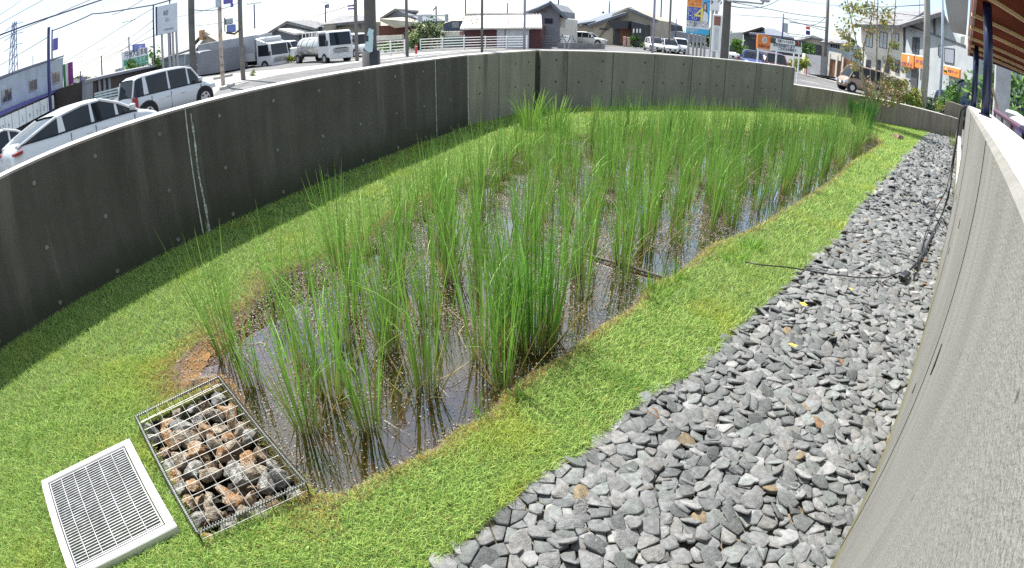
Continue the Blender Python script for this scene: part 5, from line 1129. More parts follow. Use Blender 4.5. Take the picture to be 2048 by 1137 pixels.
# wires
m_wire2=mat('power_cable',(.03,.03,.09),.6,var=0)
def wire(label,pts,D,r=.012,sag=.0):
    P=[at(x,y,d) for (x,y),d in zip(pts,D)]; out=[]
    for a,b_ in zip(P,P[1:]):
        for i in range(9):
            t_=i/9; p=a.lerp(b_,t_); p.z-=(sag if len(P)<3 else .03)*4*t_*(1-t_); out.append(p)
    out.append(P[-1]); o=MB().tube(out,r*1.5,5).build('power_line',m_wire2,None,True); tag(o,label,'cable','overhead wires')
W=[('thick bundled cable crossing the sky at upper left',[(-60,95),(114,30),(215,-4)],[30,34,38],.035),
('thick cable hung from the slim pole to the top edge at upper left',[(104,62),(145,46),(185,28),(222,24),(308,10),(360,-6)],[52,50,48,46,44,42],.035),
('thin wire rising from the white building roof to the tall sign',[(128,126),(200,82),(308,16)],[60,55,50],.018),
('long thin wire from the distant pole to the thin dark pole',[(140,145),(202,113),(258,78),(308,40)],[120,110,100,60],.03),
('second thin wire below it to the thin dark pole',[(160,146),(230,112),(308,55)],[110,90,60],.025),
('third faint wire below those two',[(205,118),(262,92),(330,62)],[110,90,62],.03),
('thin wire crossing behind the lattice tower',[(-30,92),(88,41),(210,-12)],[90,95,100],.04),
('upper thin wire at the top left corner',[(-30,66),(70,9),(100,-8)],[70,75,80],.03),
('lower thin wire at the left edge',[(-30,148),(33,112),(97,74)],[60,50,36],.018),
('faint wire second from the top left corner',[(-30,45),(40,2)],[60,62],.02),
('thin wire right of the timestamp area rising to the top edge',[(225,30),(300,-10)],[60,62],.022),
('thin wire from the tall sign across the thick left pole',[(355,34),(384,28),(441,12)],[60,60,60],.016),
('pair wire between rusty pole and grey pole',[(384,20),(482,2)],[23,36],.012),
('sloping wire from the grey pole down to the big truck',[(445,88),(482,78),(537,66),(600,52)],[60,60,62,64],.022),
('long wire rising rightwards over the dark-gabled house',[(560,74),(605,40),(710,9)],[90,85,40],.022),
('wire from the left of the thick pole down to the beige house',[(392,52),(440,46),(482,40)],[40,40,36],.012),
('sagging wire over the signal arm at right',[(1460,4),(1586,28),(1652,36)],[40,50,56],.018),
('high wire running right from the lamp pole',[(1450,-4),(1586,0),(1652,8),(1760,22),(1853,34)],[17.5,35,56,30,18],.008),
('wire from the thin pole to the signal pole',[(1564,36),(1610,50),(1652,62)],[55,55,56],.018),
('low wire from signal pole towards the white house',[(1652,12),(1760,14),(1852,10)],[56,40,18],.012),
('diagonal stay wire left of the signal pole',[(1622,50),(1652,34)],[56,56],.018),
('upper wire at the top right running to the lamp pole',[(1460,12),(1560,-2)],[17.5,30],.010),
('long faint wire over the grey roofed house',[(1470,30),(1563,36),(1652,46)],[60,55,56],.016),
('wire from the roof of the white house to the young tree side',[(1700,30),(1806,40)],[50,46],.014),
('drooping service wire over the grey roofed house',[(1570,66),(1600,70),(1647,79)],[60,60,56],.018)]
for lb,pts,D,r in W: wire(lb,pts,D,r,.25)
# ================================================================ VEHICLES
def paint(name,c): 
    d=max(c)<.06; m=mat(name,c,.55 if d else .28,var=0,spec=.1 if d else .6); m.node_tree.nodes['Principled BSDF'].inputs['Coat Weight'].default_value=.0 if d else .6; return m
m_tyre=mat('tyre_rubber',(.015,.015,.016),.85,var=0); m_rim=mat('alloy_rim',(.55,.56,.58),.3,.8,var=0); m_tail=mat('tail_lamp_red',(.30,.015,.02),.2,var=0,spec=.8); m_head=mat('head_lamp_clear',(.65,.68,.72),.12,.3,var=0,spec=.8); m_seam=mat('seam_black',(.02,.02,.025),.8,var=0); m_cglass=mat('car_glass',(.012,.016,.022),.04,var=0,spec=.45); m_chrome=mat('bright_trim',(.7,.7,.72),.2,.9,var=0); m_plate=mat('number_plate',(.7,.7,.66),.5,var=0)
PROF={ # belt/bonnet line and roof line as (fraction from tail, fraction of height)
'hatch':dict(b=[(0,.50),(.015,.70),(.06,.745),(.25,.69),(.5,.66),(.76,.635),(.86,.59),(.95,.50),(.99,.40),(1,.30)],g=[(.03,.735),(.12,.82),(.28,.95),(.45,1.0),(.56,.985),(.68,.84),(.80,.63)],wh=(.17,.82),pil=(.30,.50,.66)),
'kei':dict(b=[(0,.30),(.01,.55),(.03,.60),(.4,.585),(.76,.575),(.86,.56),(.95,.51),(.99,.42),(1,.30)],g=[(.015,.60),(.05,.94),(.12,.99),(.40,1.0),(.62,.985),(.71,.93),(.83,.58)],wh=(.15,.84),pil=(.15,.42,.66)),
'van':dict(b=[(0,.30),(.01,.52),(.03,.57),(.5,.56),(.82,.55),(.90,.51),(.97,.42),(1,.28)],g=[(.015,.57),(.04,.93),(.10,.99),(.5,1.0),(.70,.98),(.76,.93),(.90,.52)],wh=(.17,.83),pil=(.12,.40,.66)),
'suv':dict(b=[(0,.32),(.01,.56),(.03,.62),(.45,.61),(.70,.60),(.80,.585),(.93,.53),(.985,.44),(1,.30)],g=[(.03,.62),(.09,.92),(.18,.985),(.38,1.0),(.50,.985),(.58,.92),(.72,.60)],wh=(.17,.82),pil=(.18,.38,.56)),
'compact':dict(b=[(0,.30),(.01,.55),(.04,.62),(.4,.60),(.73,.58),(.85,.54),(.95,.46),(.99,.38),(1,.28)],g=[(.02,.62),(.08,.86),(.16,.96),(.38,1.0),(.54,.98),(.64,.86),(.78,.58)],wh=(.17,.82),pil=(.16,.38,.58))}
def interp(t,pts): return float(np.interp(t,[p[0] for p in pts],[p[1] for p in pts]))
def vehicle(name,label,cat,x,y,z,head,L,W,H,kind,pm,glass=None,mirror=True,near=False,group=None):
    pf=PROF[kind]; gl=glass or m_cglass
    root=thing(name,label,cat,(x,y,z),head,group)
    X=lambda t:(t-.5)*L
    # lower body, lofted
    ts=sorted(set([0,.01,.03,.06,.1,.15,.2,.25,.32,.4,.48,.56,.64,.7,.76,.82,.86,.9,.94,.97,.99,1])); V=[];F=[]
    def ring(t):
        zt_=interp(t,pf['b'])*H; e=max(0,1-((abs(2*t-1))**7)*.30); w_=W/2*e; zb=.13*H if .08<t<.92 else .17*H; m_=zb+(zt_-zb)*.45
        return [(X(t),-w_*.86,zb),(X(t),-w_*.98,zb+.05*H),(X(t),-w_,m_),(X(t),-w_*.975,zt_-.07*H if zt_-.07*H>m_ else m_+.001),(X(t),-w_*.90,zt_-.01*H),(X(t),-w_*.5,zt_+.012*H),(X(t),0,zt_+.018*H),
                (X(t),w_*.5,zt_+.012*H),(X(t),w_*.90,zt_-.01*H),(X(t),w_*.975,zt_-.07*H if zt_-.07*H>m_ else m_+.001),(X(t),w_,m_),(X(t),w_*.98,zb+.05*H),(X(t),w_*.86,zb)]
    for t in ts: V+=ring(t)
    n=13
    for i in range(len(ts)-1):
        for k in range(n): a=i*n+k; b_=i*n+(k+1)%n; F.append((a,a+n,b_+n,b_))
    F.append(tuple(range(n))); F.append(tuple(reversed(range((len(ts)-1)*n,len(ts)*n))))
    MB().add(V,F).build('body',pm,root,True)
    # greenhouse glass + painted roof + pillars
    g=pf['g']; V=[];F=[]
    def grow(t,ins=0):
        zr=interp(t,g)*H-ins; zb=interp(t,pf['b'])*H-.03*H; zr=max(zr,zb+.002); k=(zr-zb)/(H*.42); wb=W/2*.93*max(0,1-((abs(2*t-1))**7)*.30); wt_=wb-(W*.085)*min(1,k); return zb,zr,wb,wt_
    tg=sorted(set([p[0] for p in g]+[g[0][0]+(g[-1][0]-g[0][0])*i/22 for i in range(23)]))
    for t in tg:
        zb,zr,wb,wt_=grow(t,.02); V+=[(X(t),-wb,zb),(X(t),-wt_,zr-.03),(X(t),-wt_*.9,zr),(X(t),0,zr+.012),(X(t),wt_*.9,zr),(X(t),wt_,zr-.03),(X(t),wb,zb)]
    for i in range(len(tg)-1):
        for k in range(6): a=i*7+k; F.append((a,a+7,a+8,a+1))
    MB().add(V,F).build('windows',gl,root,False)
    # roof skin
    r0=[p for p in g if p[1]>.93][0][0]; r1=[p for p in g if p[1]>=.925][-1][0]; V=[];F=[]; tr=[r0+(r1-r0)*i/10 for i in range(11)]
    for t in tr:
        zb,zr,wb,wt_=grow(t); w2=wt_*1.01; V+=[(X(t),-w2-.008,zr-.075),(X(t),-w2*.97,zr-.02),(X(t),-w2*.80,zr+.008),(X(t),0,zr+.022),(X(t),w2*.80,zr+.008),(X(t),w2*.97,zr-.02),(X(t),w2+.008,zr-.075)]
    for i in range(10):
        for k in range(6): a=i*7+k; F.append((a,a+7,a+8,a+1))
    MB().add(V,F).build('roof',pm,root,True)
    mb=MB()
    for s_ in (-1,1):
        for seq in (g[:max(2,[i for i,p in enumerate(g) if p[0]>=r0][0]+1)],g[[i for i,p in enumerate(g) if p[0]<=r1][-1]:]):
            pts=[]
            for t,_ in seq: zb,zr,wb,wt_=grow(t); pts.append((X(t),s_*(wt_+.004),zr-.03))
            mb.tube(pts,.035 if L<3.8 else .04,6)
        for t in pf['pil']:
            zb,zr,wb,wt_=grow(t); w2=.045 if t!=pf['pil'][0] else .10; y0,y1=s_*(wb+.004),s_*(wt_+.006)
            mb.add([(X(t)-w2,y0,zb+.02),(X(t)+w2,y0,zb+.02),(X(t)+w2*.7,y1,zr-.05),(X(t)-w2*.7,y1,zr-.05),(X(t)-w2,y0-s_*.03,zb+.02),(X(t)+w2,y0-s_*.03,zb+.02),(X(t)+w2*.7,y1-s_*.03,zr-.05),(X(t)-w2*.7,y1-s_*.03,zr-.05)],[(0,1,2,3),(7,6,5,4),(0,4,5,1),(1,5,6,2),(2,6,7,3),(3,7,4,0)])
    mb.each('pillar',pm,root)
    # black belt trim and sill
    for s_ in (-1,1):
        pts=[]
        for t in [g[0][0]+.02+(g[-1][0]-g[0][0]-.03)*i/10 for i in range(11)]: zb,zr,wb,wt_=grow(t); pts.append((X(t),s_*(wb+.012),zb+.035*H*.6))
        MB().tube(pts,.011,5).build('belt_trim',m_seam,root); y0,y1=sorted((s_*(W/2-.03),s_*(W/2+.004))); MB().box(X(pf['wh'][0])+.34,X(pf['wh'][1])-.34,y0,y1,.125*H,.165*H).build('sill',m_seam,root)
    # wheels
    r=.31*H/1.5 if H<1.7 else .31; r=max(r,.27)
    for tw_ in pf['wh']:
        for s_ in (-1,1):
            MB().disc((X(tw_),s_*(W/2-.085),r*1.04),(0,1,0),r*1.20,.18,24).build('wheel_arch',m_seam,root)
            wl=MB().disc((X(tw_),s_*(W/2-.085),r),(0,1,0),r,.20,26).build('wheel',m_tyre,root)
            rb=MB().disc((X(tw_),s_*(W/2+.012),r),(0,1,0),r*.62,.02,22)
            o=rb.build('rim',m_rim,wl); sp=MB()
            for k in range(5):
                a=k*1.2566; sp.disc((X(tw_)+math.cos(a)*r*.40,s_*(W/2+.023),r+math.sin(a)*r*.40),(0,1,0),r*.13,.006,8)
            if near: sp.each('rim_opening',m_seam,wl)
    zb_=interp(.5,pf['b'])*H
    # door seams, handles
    mb=MB(); hb=MB()
    for s_ in (-1,1):
        for t in (pf['pil'][1]+.01,pf['g'][-1][0]-.03,pf['pil'][0]+.05):
            zt_=interp(t,pf['b'])*H; y=s_*(W/2+.001); mb.box(X(t)-.003,X(t)+.003,min(y,y-s_*.03),max(y,y-s_*.03),.17*H,zt_-.06*H)
        for t in (pf['pil'][1]-.05,pf['pil'][2]-.11):
            zt_=interp(t,pf['b'])*H; y0,y1=sorted((s_*(W/2+.012),s_*(W/2-.03))); hb.box(X(t),X(t)+.16,y0,y1,zt_-.155*H,zt_-.135*H,.004)
    mb.each('door_seam',m_seam,root); hb.each('door_handle',pm if pm!=MT.get('car_paint_black') else m_chrome,root)
    zt0=interp(.02,pf['b'])*H; zf=interp(.985,pf['b'])*H
    for s_ in (-1,1):
        y0,y1=sorted((s_*W*.46,s_*W*.33)) if kind in('hatch','compact') else sorted((s_*W*.455,s_*W*.38))
        z0,z1=(zt0-.09*H,zt0-.045*H) if kind=='hatch' else (zt0-.22*H,zt0+.0*H)
        MB().box(X(0)-.012,X(0.05),y0,y1,z0,z1,.008).build('tail_light',m_tail,root)
        y0,y1=sorted((s_*W*.45,s_*W*.27)); MB().box(X(.93),X(1)+.012,y0,y1,zf-.06*H,zf+.035*H,.01).build('headlight',m_head,root)
        if mirror: 
            t=pf['g'][-1][0]-.06; zz=interp(t,pf['b'])*H+.02; y0,y1=sorted((s_*(W/2+.03),s_*(W/2+.20))); MB().box(X(t)-.06,X(t)+.06,y0,y1,zz,zz+.15,.03).build('mirror',pm,root)
    MB().box(X(1)-.02,X(1)+.014,-W*.24,W*.24,.22*H,.34*H,.01).build('grille',m_seam,root); MB().box(X(1)-.02,X(1)+.02,-.165,.165,.25*H,.25*H+.165).build('number_plate',m_plate,root)
    MB().box(X(0)-.016,X(0)+.02,-.165,.165,.36*H,.36*H+.165).build('number_plate',m_plate,root)
    return root
def side_on(name,label,cat,rp,rD,fp,fD,L,W,H,kind,pm,z=None,**k):
    """near-side rear and front corners given as bearing + distance"""
    A=bear(rp,rD);B_=bear(fp,fD); d=Vector((B_.x-A.x,B_.y-A.y)); dn=d.normalized(); aw=Vector((-dn.y,dn.x)); m_=Vector(((A.x+B_.x)/2,(A.y+B_.y)/2))
    if aw.dot(m_)<0: aw=-aw
    c=m_+aw*W/2; return vehicle(name,label,cat,c.x,c.y,zt(c.x,c.y) if z is None else z,math.atan2(dn.y,dn.x),L or d.length,W,H,kind,pm,**k)
pw=paint('car_paint_white',(.62,.64,.66)); psil=paint('car_paint_pale_silver',(.58,.60,.63)); pblk=paint('car_paint_black',(.012,.014,.03)); pteal=paint('car_paint_dark_teal',(.008,.02,.04)); pbr=paint('car_paint_brown',(.30,.22,.17)); pblue=paint('car_paint_blue',(.03,.05,.20)); ppearl=paint('car_paint_pearl',(.66,.66,.62))
z_=at(190,197,13.6).z-1.47
side_on('parked_car','white low hatchback car with sloping rear roof nearest the left wall','car',22,12.4,327,14.6,None,1.74,1.47,'hatch',pw,z=z_,near=True)
z_=at(320,141,20.0).z-1.65
side_on('parked_car','white boxy kei wagon facing right in front of the thick left pole','car',263,19.2,428,21.4,None,1.48,1.65,'kei',psil,z=z_,near=True)
z_=at(8,256,16).z-1.5
side_on('parked_car','white car at the left edge with only its windscreen and front showing','car',-120,15.2,112,17.6,None,1.7,1.5,'compact',pw,z=z_)
def facing(name,label,cat,px,py,head_off,L,W,H,kind,pm,D=None,**k):
    b=G(px,py) if D is None else bear(px,D); a=math.atan2(b.y,b.x)+math.pi+head_off; return vehicle(name,label,cat,b.x,b.y,b.z,a,L,W,H,kind,pm,**k)
facing('parked_car','white compact car facing the camera, leftmost of three below the modern house','car',1309,103,.28,3.9,1.7,1.55,'compact',ppearl)
facing('parked_car','small white car half hidden in the middle of the three white cars','car',1339,103,.2,3.6,1.6,1.5,'compact',pw,D=62)
facing('parked_car','white boxy car rightmost of the three behind the billboard posts','car',1360,103,.15,3.6,1.6,1.7,'kei',pw,D=63)
facing('parked_car','silver-white minivan parked side-on by the modern beige house','minivan',1176,88,1.25,4.6,1.7,1.65,'suv',ppearl,D=71)
facing('parked_car','brown kei van facing left in front of the white shop house','kei van',1727,168,-1.0,3.4,1.48,1.85,'van',pbr,D=40)
facing('parked_car','blue and white car nose-on below the orange square sign posts','car',1507,112,.1,4,1.7,1.5,'suv',pblue,D=44)
facing('parked_car','pale blue windscreened van right of the thick lamp pole','van',1466,108,.2,3.6,1.6,1.8,'van',pw,D=58)
facing('parked_car','dark green and maroon truck bed vehicle under the monochrome sign','truck',1545,113,.3,4,1.8,1.6,'van',paint('car_paint_maroon',(.10,.03,.04)),D=44)
facing('parked_car','grey truck-like van front partly seen behind the thick left pole','van',398,150,.5,4.2,1.7,2.1,'van',paint('car_paint_grey',(.16,.17,.19)),D=50)
# dark car behind the navy posts
z_=at(1935,158,21.0).z-1.62
side_on('parked_car','dark navy hatchback facing left with a pale sky-blue windscreen behind the navy posts','car',2002,18.4,1864,23.0,None,1.72,1.62,'suv',pteal,z=z_,glass=None)
# ---------------------------------------------------------------- trucks
def wheel(root,x,y,r,m=m_tyre):
    w_=MB().disc((x,y,r),(0,1,0),r,.26,22).build('wheel',m,root); s=-1 if y<0 else 1; MB().disc((x,y+s*.135,r),(0,1,0),r*.55,.02,18).build('rim',m_rim,w_)
def cab(root,x0,L,W,H,pm,hi=0.0,zb=.45):
    """x forward; cab from x0 to x0+L"""
    mb=MB(); prof=[(x0,zb),(x0+L-.05,zb),(x0+L,zb+.35),(x0+L,zb+(H-zb)*.42),(x0+L-.16,H-.12),(x0+L-.40,H),(x0,H+hi)]
    V=[];F=[]; n=len(prof)
    for y,s in ((-W/2,1),(-W/2+.07,1),(W/2-.07,1),(W/2,1)):
        for i,(a,b_) in enumerate(prof):
            ins=.05 if abs(y)>W/2-.01 else 0; V.append((a-(ins if i in(1,2,3,4,5) else 0)+(ins if i in (0,6) else 0),y,b_-(ins if i in(4,5,6) else 0)+(ins if i<2 else 0)))
    for j in range(3):
        for i in range(n): a=j*n+i;b_=j*n+(i+1)%n; F.append((a,b_,b_+n,a+n))
    F+=[tuple(reversed(range(n))),tuple(range(3*n,4*n))]
    c=MB().add(V,F).build('cab',pm,root)
    zl=zb+(H-zb)*.44; zu=H-.16
    MB().add([(x0+L+.006,-W/2+.13,zl),(x0+L+.006,W/2-.13,zl),(x0+L-.15,W/2-.16,zu),(x0+L-.15,-W/2+.16,zu),(x0+L-.02,-W/2+.13,zl),(x0+L-.02,W/2-.13,zl),(x0+L-.18,W/2-.16,zu),(x0+L-.18,-W/2+.16,zu)],[(0,1,2,3),(7,6,5,4),(0,4,5,1),(3,2,6,7),(0,3,7,4),(1,5,6,2)]).build('windscreen',m_cglass,c)
    for s in (-1,1):
        y0,y1=sorted((s*(W/2+.006),s*(W/2-.01))); MB().prism([(x0+.25,zl-.02),(x0+L-.22,zl-.02),(x0+L-.38,zu),(x0+.25,zu)],'y',y0,y1).build('side_window',m_cglass,c)
        y0,y1=sorted((s*(W/2+.05),s*(W/2+.22))); MB().box(x0+L-.1,x0+L+.05,y0,y1,zl,zl+.4,.03).build('mirror',m_dfr,c)
        y0,y1=sorted((s*(W/2-.08),s*(W/2-.45))); MB().box(x0+L-.03,x0+L+.02,y0,y1,zb+.22,zb+.42,.02).build('headlight',m_head,c)
    for k_ in range(4): MB().box(x0+L-.03,x0+L+.028,-W/2+.35,W/2-.35,zb+.30+k_*.09,zb+.335+k_*.09).build('grille_slat',m_dfr,c)
    MB().box(x0+L-.03,x0+L+.025,-W/2+.5,W/2-.5,zl-.26,zl-.18,.01).build('grille',m_dfr if pm!=psil else m_fr,c); MB().box(x0+L-.05,x0+L+.04,-W/2+.05,W/2-.05,zb-.12,zb+.17,.03).build('bumper',pm,c)
    return c
def truck(label,px,py,off,D=None,z=None,name='truck',cat='truck'):
    b=G(px,py) if D is None else bear(px,D); 
    if z is not None: b.z=z
    return thing(name,label,cat,b,math.atan2(b.y,b.x)+math.pi+off)
t=truck('big silver-white box truck with a long grey curtain-sided body facing right',543,139,.75,D=48); t.location.z=at(548,139,48).z
sc=.88; t.scale=(sc,sc,sc)
cab(t,-.9,2.0,2.3,2.55,psil,.55); MB().box(-.8,.4,-1.05,1.05,2.62,3.15,.15).build('wind_deflector',psil,t)
body=MB().box(-10.2,-1.1,-1.22,1.22,1.05,3.45,.04).build('cargo_box',mat('curtain_grey',(.33,.34,.38),.7,var=.12,vs=.8),t); MB().box(-10.2,-1.1,-1.24,1.24,1.0,1.75,.02).build('lower_boards',mat('pale_boards',(.48,.50,.53),.6,var=.06),body); 
MB().box(-9.8,-.3,-.45,.45,.7,1.0).build('chassis',m_seam,t); MB().box(-8,-2.4,-1.1,-.98,.5,.95).box(-8,-2.4,.98,1.1,.5,.95).build('side_guard',m_fr,t)
for x in (.2,-7.6,-8.8):
    for s in (-1,1): wheel(t,x,s*1.05,.48)
t=truck('white tank truck with a rounded silver tank facing right',663,127,.50,D=42); t.location.z=at(655,127,42).z
cab(t,-.3,1.65,1.95,2.35,pw,0,.45)
tank=MB(); 
pts=[(-4.6,0,1.25),(-4.5,0,1.25),(-4.3,0,1.25),(-.9,0,1.25),(-.7,0,1.25),(-.6,0,1.25)]; tank.tube(pts,[.35,.6,.72,.72,.6,.35],22); tk=tank.build('tank',mat('tank_silver',(.62,.63,.62),.25,.5,var=.05),t,True)
for x in (-3.6,-2.6,-1.6): MB().tube([(x,math.sin(a)*.73,1.25+math.cos(a)*.73) for a in np.linspace(0,6.28,24)],.02,5).build('tank_band',m_fr,tk)
mb=MB()
for x in (-3.9,-3.3,-2.7,-2.1,-1.5): mb.tube([(x,-.4,1.9),(x,-.4,2.35)],.03,5); mb.tube([(x,.4,1.9),(x,.4,2.35)],.03,5)
for y in (-.4,.4): mb.tube([(-3.9,y,2.35),(-1.5,y,2.35)],.03,5)
mb.build('top_rail',m_white,t); MB().box(-5.0,-.4,-.4,.4,.5,.75).build('chassis',m_seam,t); MB().box(-5.3,-4.6,-.85,.85,.6,1.3,.05).build('rear_locker',m_white,t)
for x in (.65,-3.7):
    for s in (-1,1): wheel(t,x,s*.85,.38)
facing('parked_car','small white van peeping out behind the tank truck','van',572,128,.9,3.3,1.45,1.85,'van',pw,D=52)
facing('parked_car','white kei truck van with a rack right of the tank truck','kei van',711,118,.55,3.6,1.6,1.95,'van',pw,D=48)

# ================================================================ RIGHT-HAND CANOPY, POSTS AND PLANTS
def onwall(D,perp,z):     # along the pale wall
    base=RWd*D - RWn*0 ; p=Vector((RWn.x*perp,RWn.y*perp))+RWd*D; return Vector((p.x,p.y,z))
def navypost(label,px,pt,D,dia,top):
    p=at(px,pt,D); q_=ray(px,pt); t=thing('canopy_post',label,'post',(p.x,p.y,1.322),0)
    MB().tube([(0,0,-.004),(0,0,top-1.322)],dia/2,18).build('shaft',m_navy,t,True); MB().disc((0,0,.006),(0,0,1),dia*.72,.012,18).build('base_plate',m_navy,t); return t
# canopy soffit plane: height at distance 3.2 is 1.96, falling 0.1 per metre outward
pn0=Vector((RWd.x*3.2,RWd.y*3.2,1.96)); pdir=Vector((RWd.x,RWd.y,-.10)).normalized(); pside=Vector((RWn.x,RWn.y,0)); pnn=pdir.cross(pside).normalized()
if pnn.z<0: pnn=-pnn
S_=lambda px,py: onpl(px,py,pn0,pnn)
navypost('thicker near navy steel post on the pale wall under the canopy',1970,233,3.22,.062,S_(1978,4).z+.03)
navypost('thinner far navy steel post on the pale wall under the canopy',1947,213,4.65,.056,S_(1953,94).z+.0)
can=thing('canopy','brown timber canopy with cream battens over the pale wall at top right','canopy',(0,0,0))
m_sof=mat('red_brown_soffit',(.12,.030,.016),.95,spec=.05,var=.25,vs=2,bump=.15,bs=20); m_bat=mat('cream_batten',(.50,.36,.18),.6,var=.12,vs=4)
a=S_(1935,107); b_=S_(1947,0); dd=(b_-a); c_=a+dd*1.9; r1=S_(2048,149); dr=(r1-a); e_=a+dr*1.5; f_=c_+dr*1.5+ (Vector((0,0,0)))
up=Vector((0,0,.05))
MB().slab([a+up,c_+up,f_+up,e_+up],.05).build('soffit',m_sof,can)
bats=[((1990,0),(2048,37)),((1943,25),(2048,75)),((1941,51),(2048,99)),((1938,72),(2048,120)),((1936,86),(2048,134)),((1935,97),(2048,144))]
mb=MB()
for k,(p,q_) in enumerate(bats):
    P0,Q0=S_(*p),S_(*q_); d=(Q0-P0); 
    if k==0: P0=P0-d*.9
    Q0=Q0+d*.6; P0-=Vector((0,0,.012)); Q0-=Vector((0,0,.012)); d=d.normalized(); n_=Vector((-d.y,d.x,0))*.014; h_=Vector((0,0,.012))
    mb.add([P0-n_-h_,Q0-n_-h_,Q0+n_-h_,P0+n_-h_,P0-n_+h_*.9,Q0-n_+h_*.9,Q0+n_+h_*.9,P0+n_+h_*.9],[(0,3,2,1),(4,5,6,7),(0,1,5,4),(1,2,6,5),(2,3,7,6),(3,0,4,7)])
# further battens towards the building, out of frame
mb.each('batten',m_bat,can)
# roof deck above and fascia edge
dk=Vector((0,0,.16)); MB().slab([a+dk,c_+dk,f_+dk,e_+dk],.10).build('roof_deck',mat('dark_roof_edge',(.07,.05,.05),.9),can)
mb=MB(); mb.slab([a+Vector((0,0,-.02)),c_+Vector((0,0,-.02)),c_+Vector((0,0,.17)),a+Vector((0,0,.17))],.02); mb.build('side_fascia',mat('pinkish_trim',(.22,.12,.11),.7,var=.35,vs=8),can)
mb=MB(); mb.slab([a+Vector((0,0,-.015)),e_+Vector((0,0,-.015)),e_+Vector((0,0,.17)),a+Vector((0,0,.17))],.02); mb.build('end_fascia',mat('dark_end_fascia',(.09,.05,.06),.7,var=.2,vs=8),can)
# grey drop panel hanging beside the canopy edge
D_=4.6; pts=[at(x,y,D_) for x,y in ((1884,-40),(1893,20),(1898,50),(1904,65),(1932,71),(1938,-40))]
o=MB().slab(pts,.03).build('roll_screen',mat('grey_roll_screen',(.30,.285,.275),.8,var=.05)); tag(o,'plain grey hanging screen at the left edge of the timber canopy','screen')
pts=[at(x,y,4.5) for x,y in ((1921,74),(1921,88),(1929,89),(1930,73))]; o=MB().slab(pts,.006).build('card_tag',mat('pale_green_card',(.55,.60,.50),.7,var=.1)); tag(o,'small pale card hanging below the grey screen','card')
# young multi-stem tree by the low wall
def stem(mb,pts,r0,r1,n=8):
    k=len(pts); mb.tube(pts,[r0+(r1-r0)*i/(k-1) for i in range(k)],n)
tb=gz(1742,246); tb.z=-.01
yt=thing('young_tree','slender multi-stemmed young tree with sparse yellow-green leaves by the low wall','tree',tb)
def T_(px,py,D=None):
    D=D or dist(tb); p=at(px,py,D); return p-tb
Dt=dist(tb)
stems=[[(1742,246),(1752,215),(1762,170),(1775,110),(1788,50),(1792,-10)],[(1740,246),(1735,200),(1724,150),(1728,90),(1745,30),(1752,-15)],[(1744,246),(1750,190),(1753,120),(1754,50),(1756,-10)],[(1739,246),(1731,190),(1716,130),(1702,90),(1690,62)],[(1741,246),(1733,225),(1731,170),(1716,100),(1700,30),(1693,-5)]]
mb=MB(); tips=[]
for i,s in enumerate(stems):
    dd_=[Dt+(.12*math.sin(i*2.1))*k for k in range(len(s))]; P=[T_(x,y,d) for (x,y),d in zip(s,dd_)]; stem(mb,P,.034-.003*i,.012)
    for k in range(1,len(P)):
        for m_ in range(3): tips.append((P[k-1].lerp(P[k],random.random()),k/len(P)))
mb.build('trunk',mat('pale_bark',(.26,.22,.17),.85,var=.35,vs=12),yt)
lv=[];lf=[];lk=[]; tw=MB()
pal=np.array([[.14,.20,.04],[.25,.27,.06],[.34,.26,.08],[.09,.14,.03],[.40,.30,.12],[.18,.25,.05],[.28,.16,.09]])
clusters=[(1700,50,28,14),(1714,110,14,10),(1694,92,12,8),(1735,20,20,14),(1775,25,16,12),(1708,135,10,6),(1745,60,14,8),(1788,90,8,8),(1768,45,10,8),(1720,18,16,10),(1785,135,7,6),(1742,190,20,10),(1773,165,14,14),(1795,172,16,14),(1760,200,16,8),(1720,208,10,6),(1752,212,10,6),(1788,205,10,8),(1812,140,8,6),(1700,15,16,10),(1688,70,10,6),(1806,168,9,14),(1780,120,10,10),(1735,212,12,5)]
for cx,cy,sx,n_ in clusters:
    for _ in range(int(n_*7.5)):
        p=at(cx+random.gauss(0,sx*.6),cy+random.gauss(0,sx*.45),Dt+random.uniform(-.5,.5))-tb
        if random.random()<.25:
            q_=min(tips,key=lambda t_:(t_[0]-p).length)[0]
            if (q_-p).length<.9: tw.tube([q_,q_.lerp(p,.5)+Vector((0,0,.03)),p],[.005,.003,.0015],5)
        a=np.random.default_rng(random.randint(0,10**6)).normal(size=(2,3)); u_=Vector(a[0]).normalized(); v_=u_.cross(Vector(a[1])).normalized(); s_=random.uniform(.035,.07)
        k=len(lv); lv+= [p-u_*s_,p+v_*s_*.5,p+u_*s_,p-v_*s_*.5]; lf.append((k,k+1,k+2,k+3)); c0=pal[random.randrange(len(pal))]*random.uniform(.7,1.3); lk+=[c0]*4
tw.build('twigs',MT['pale_bark'],yt); fastmesh('leaves',np.array([tuple(v) for v in lv]),np.array(lf),m_hedge,np.array(lk),yt)
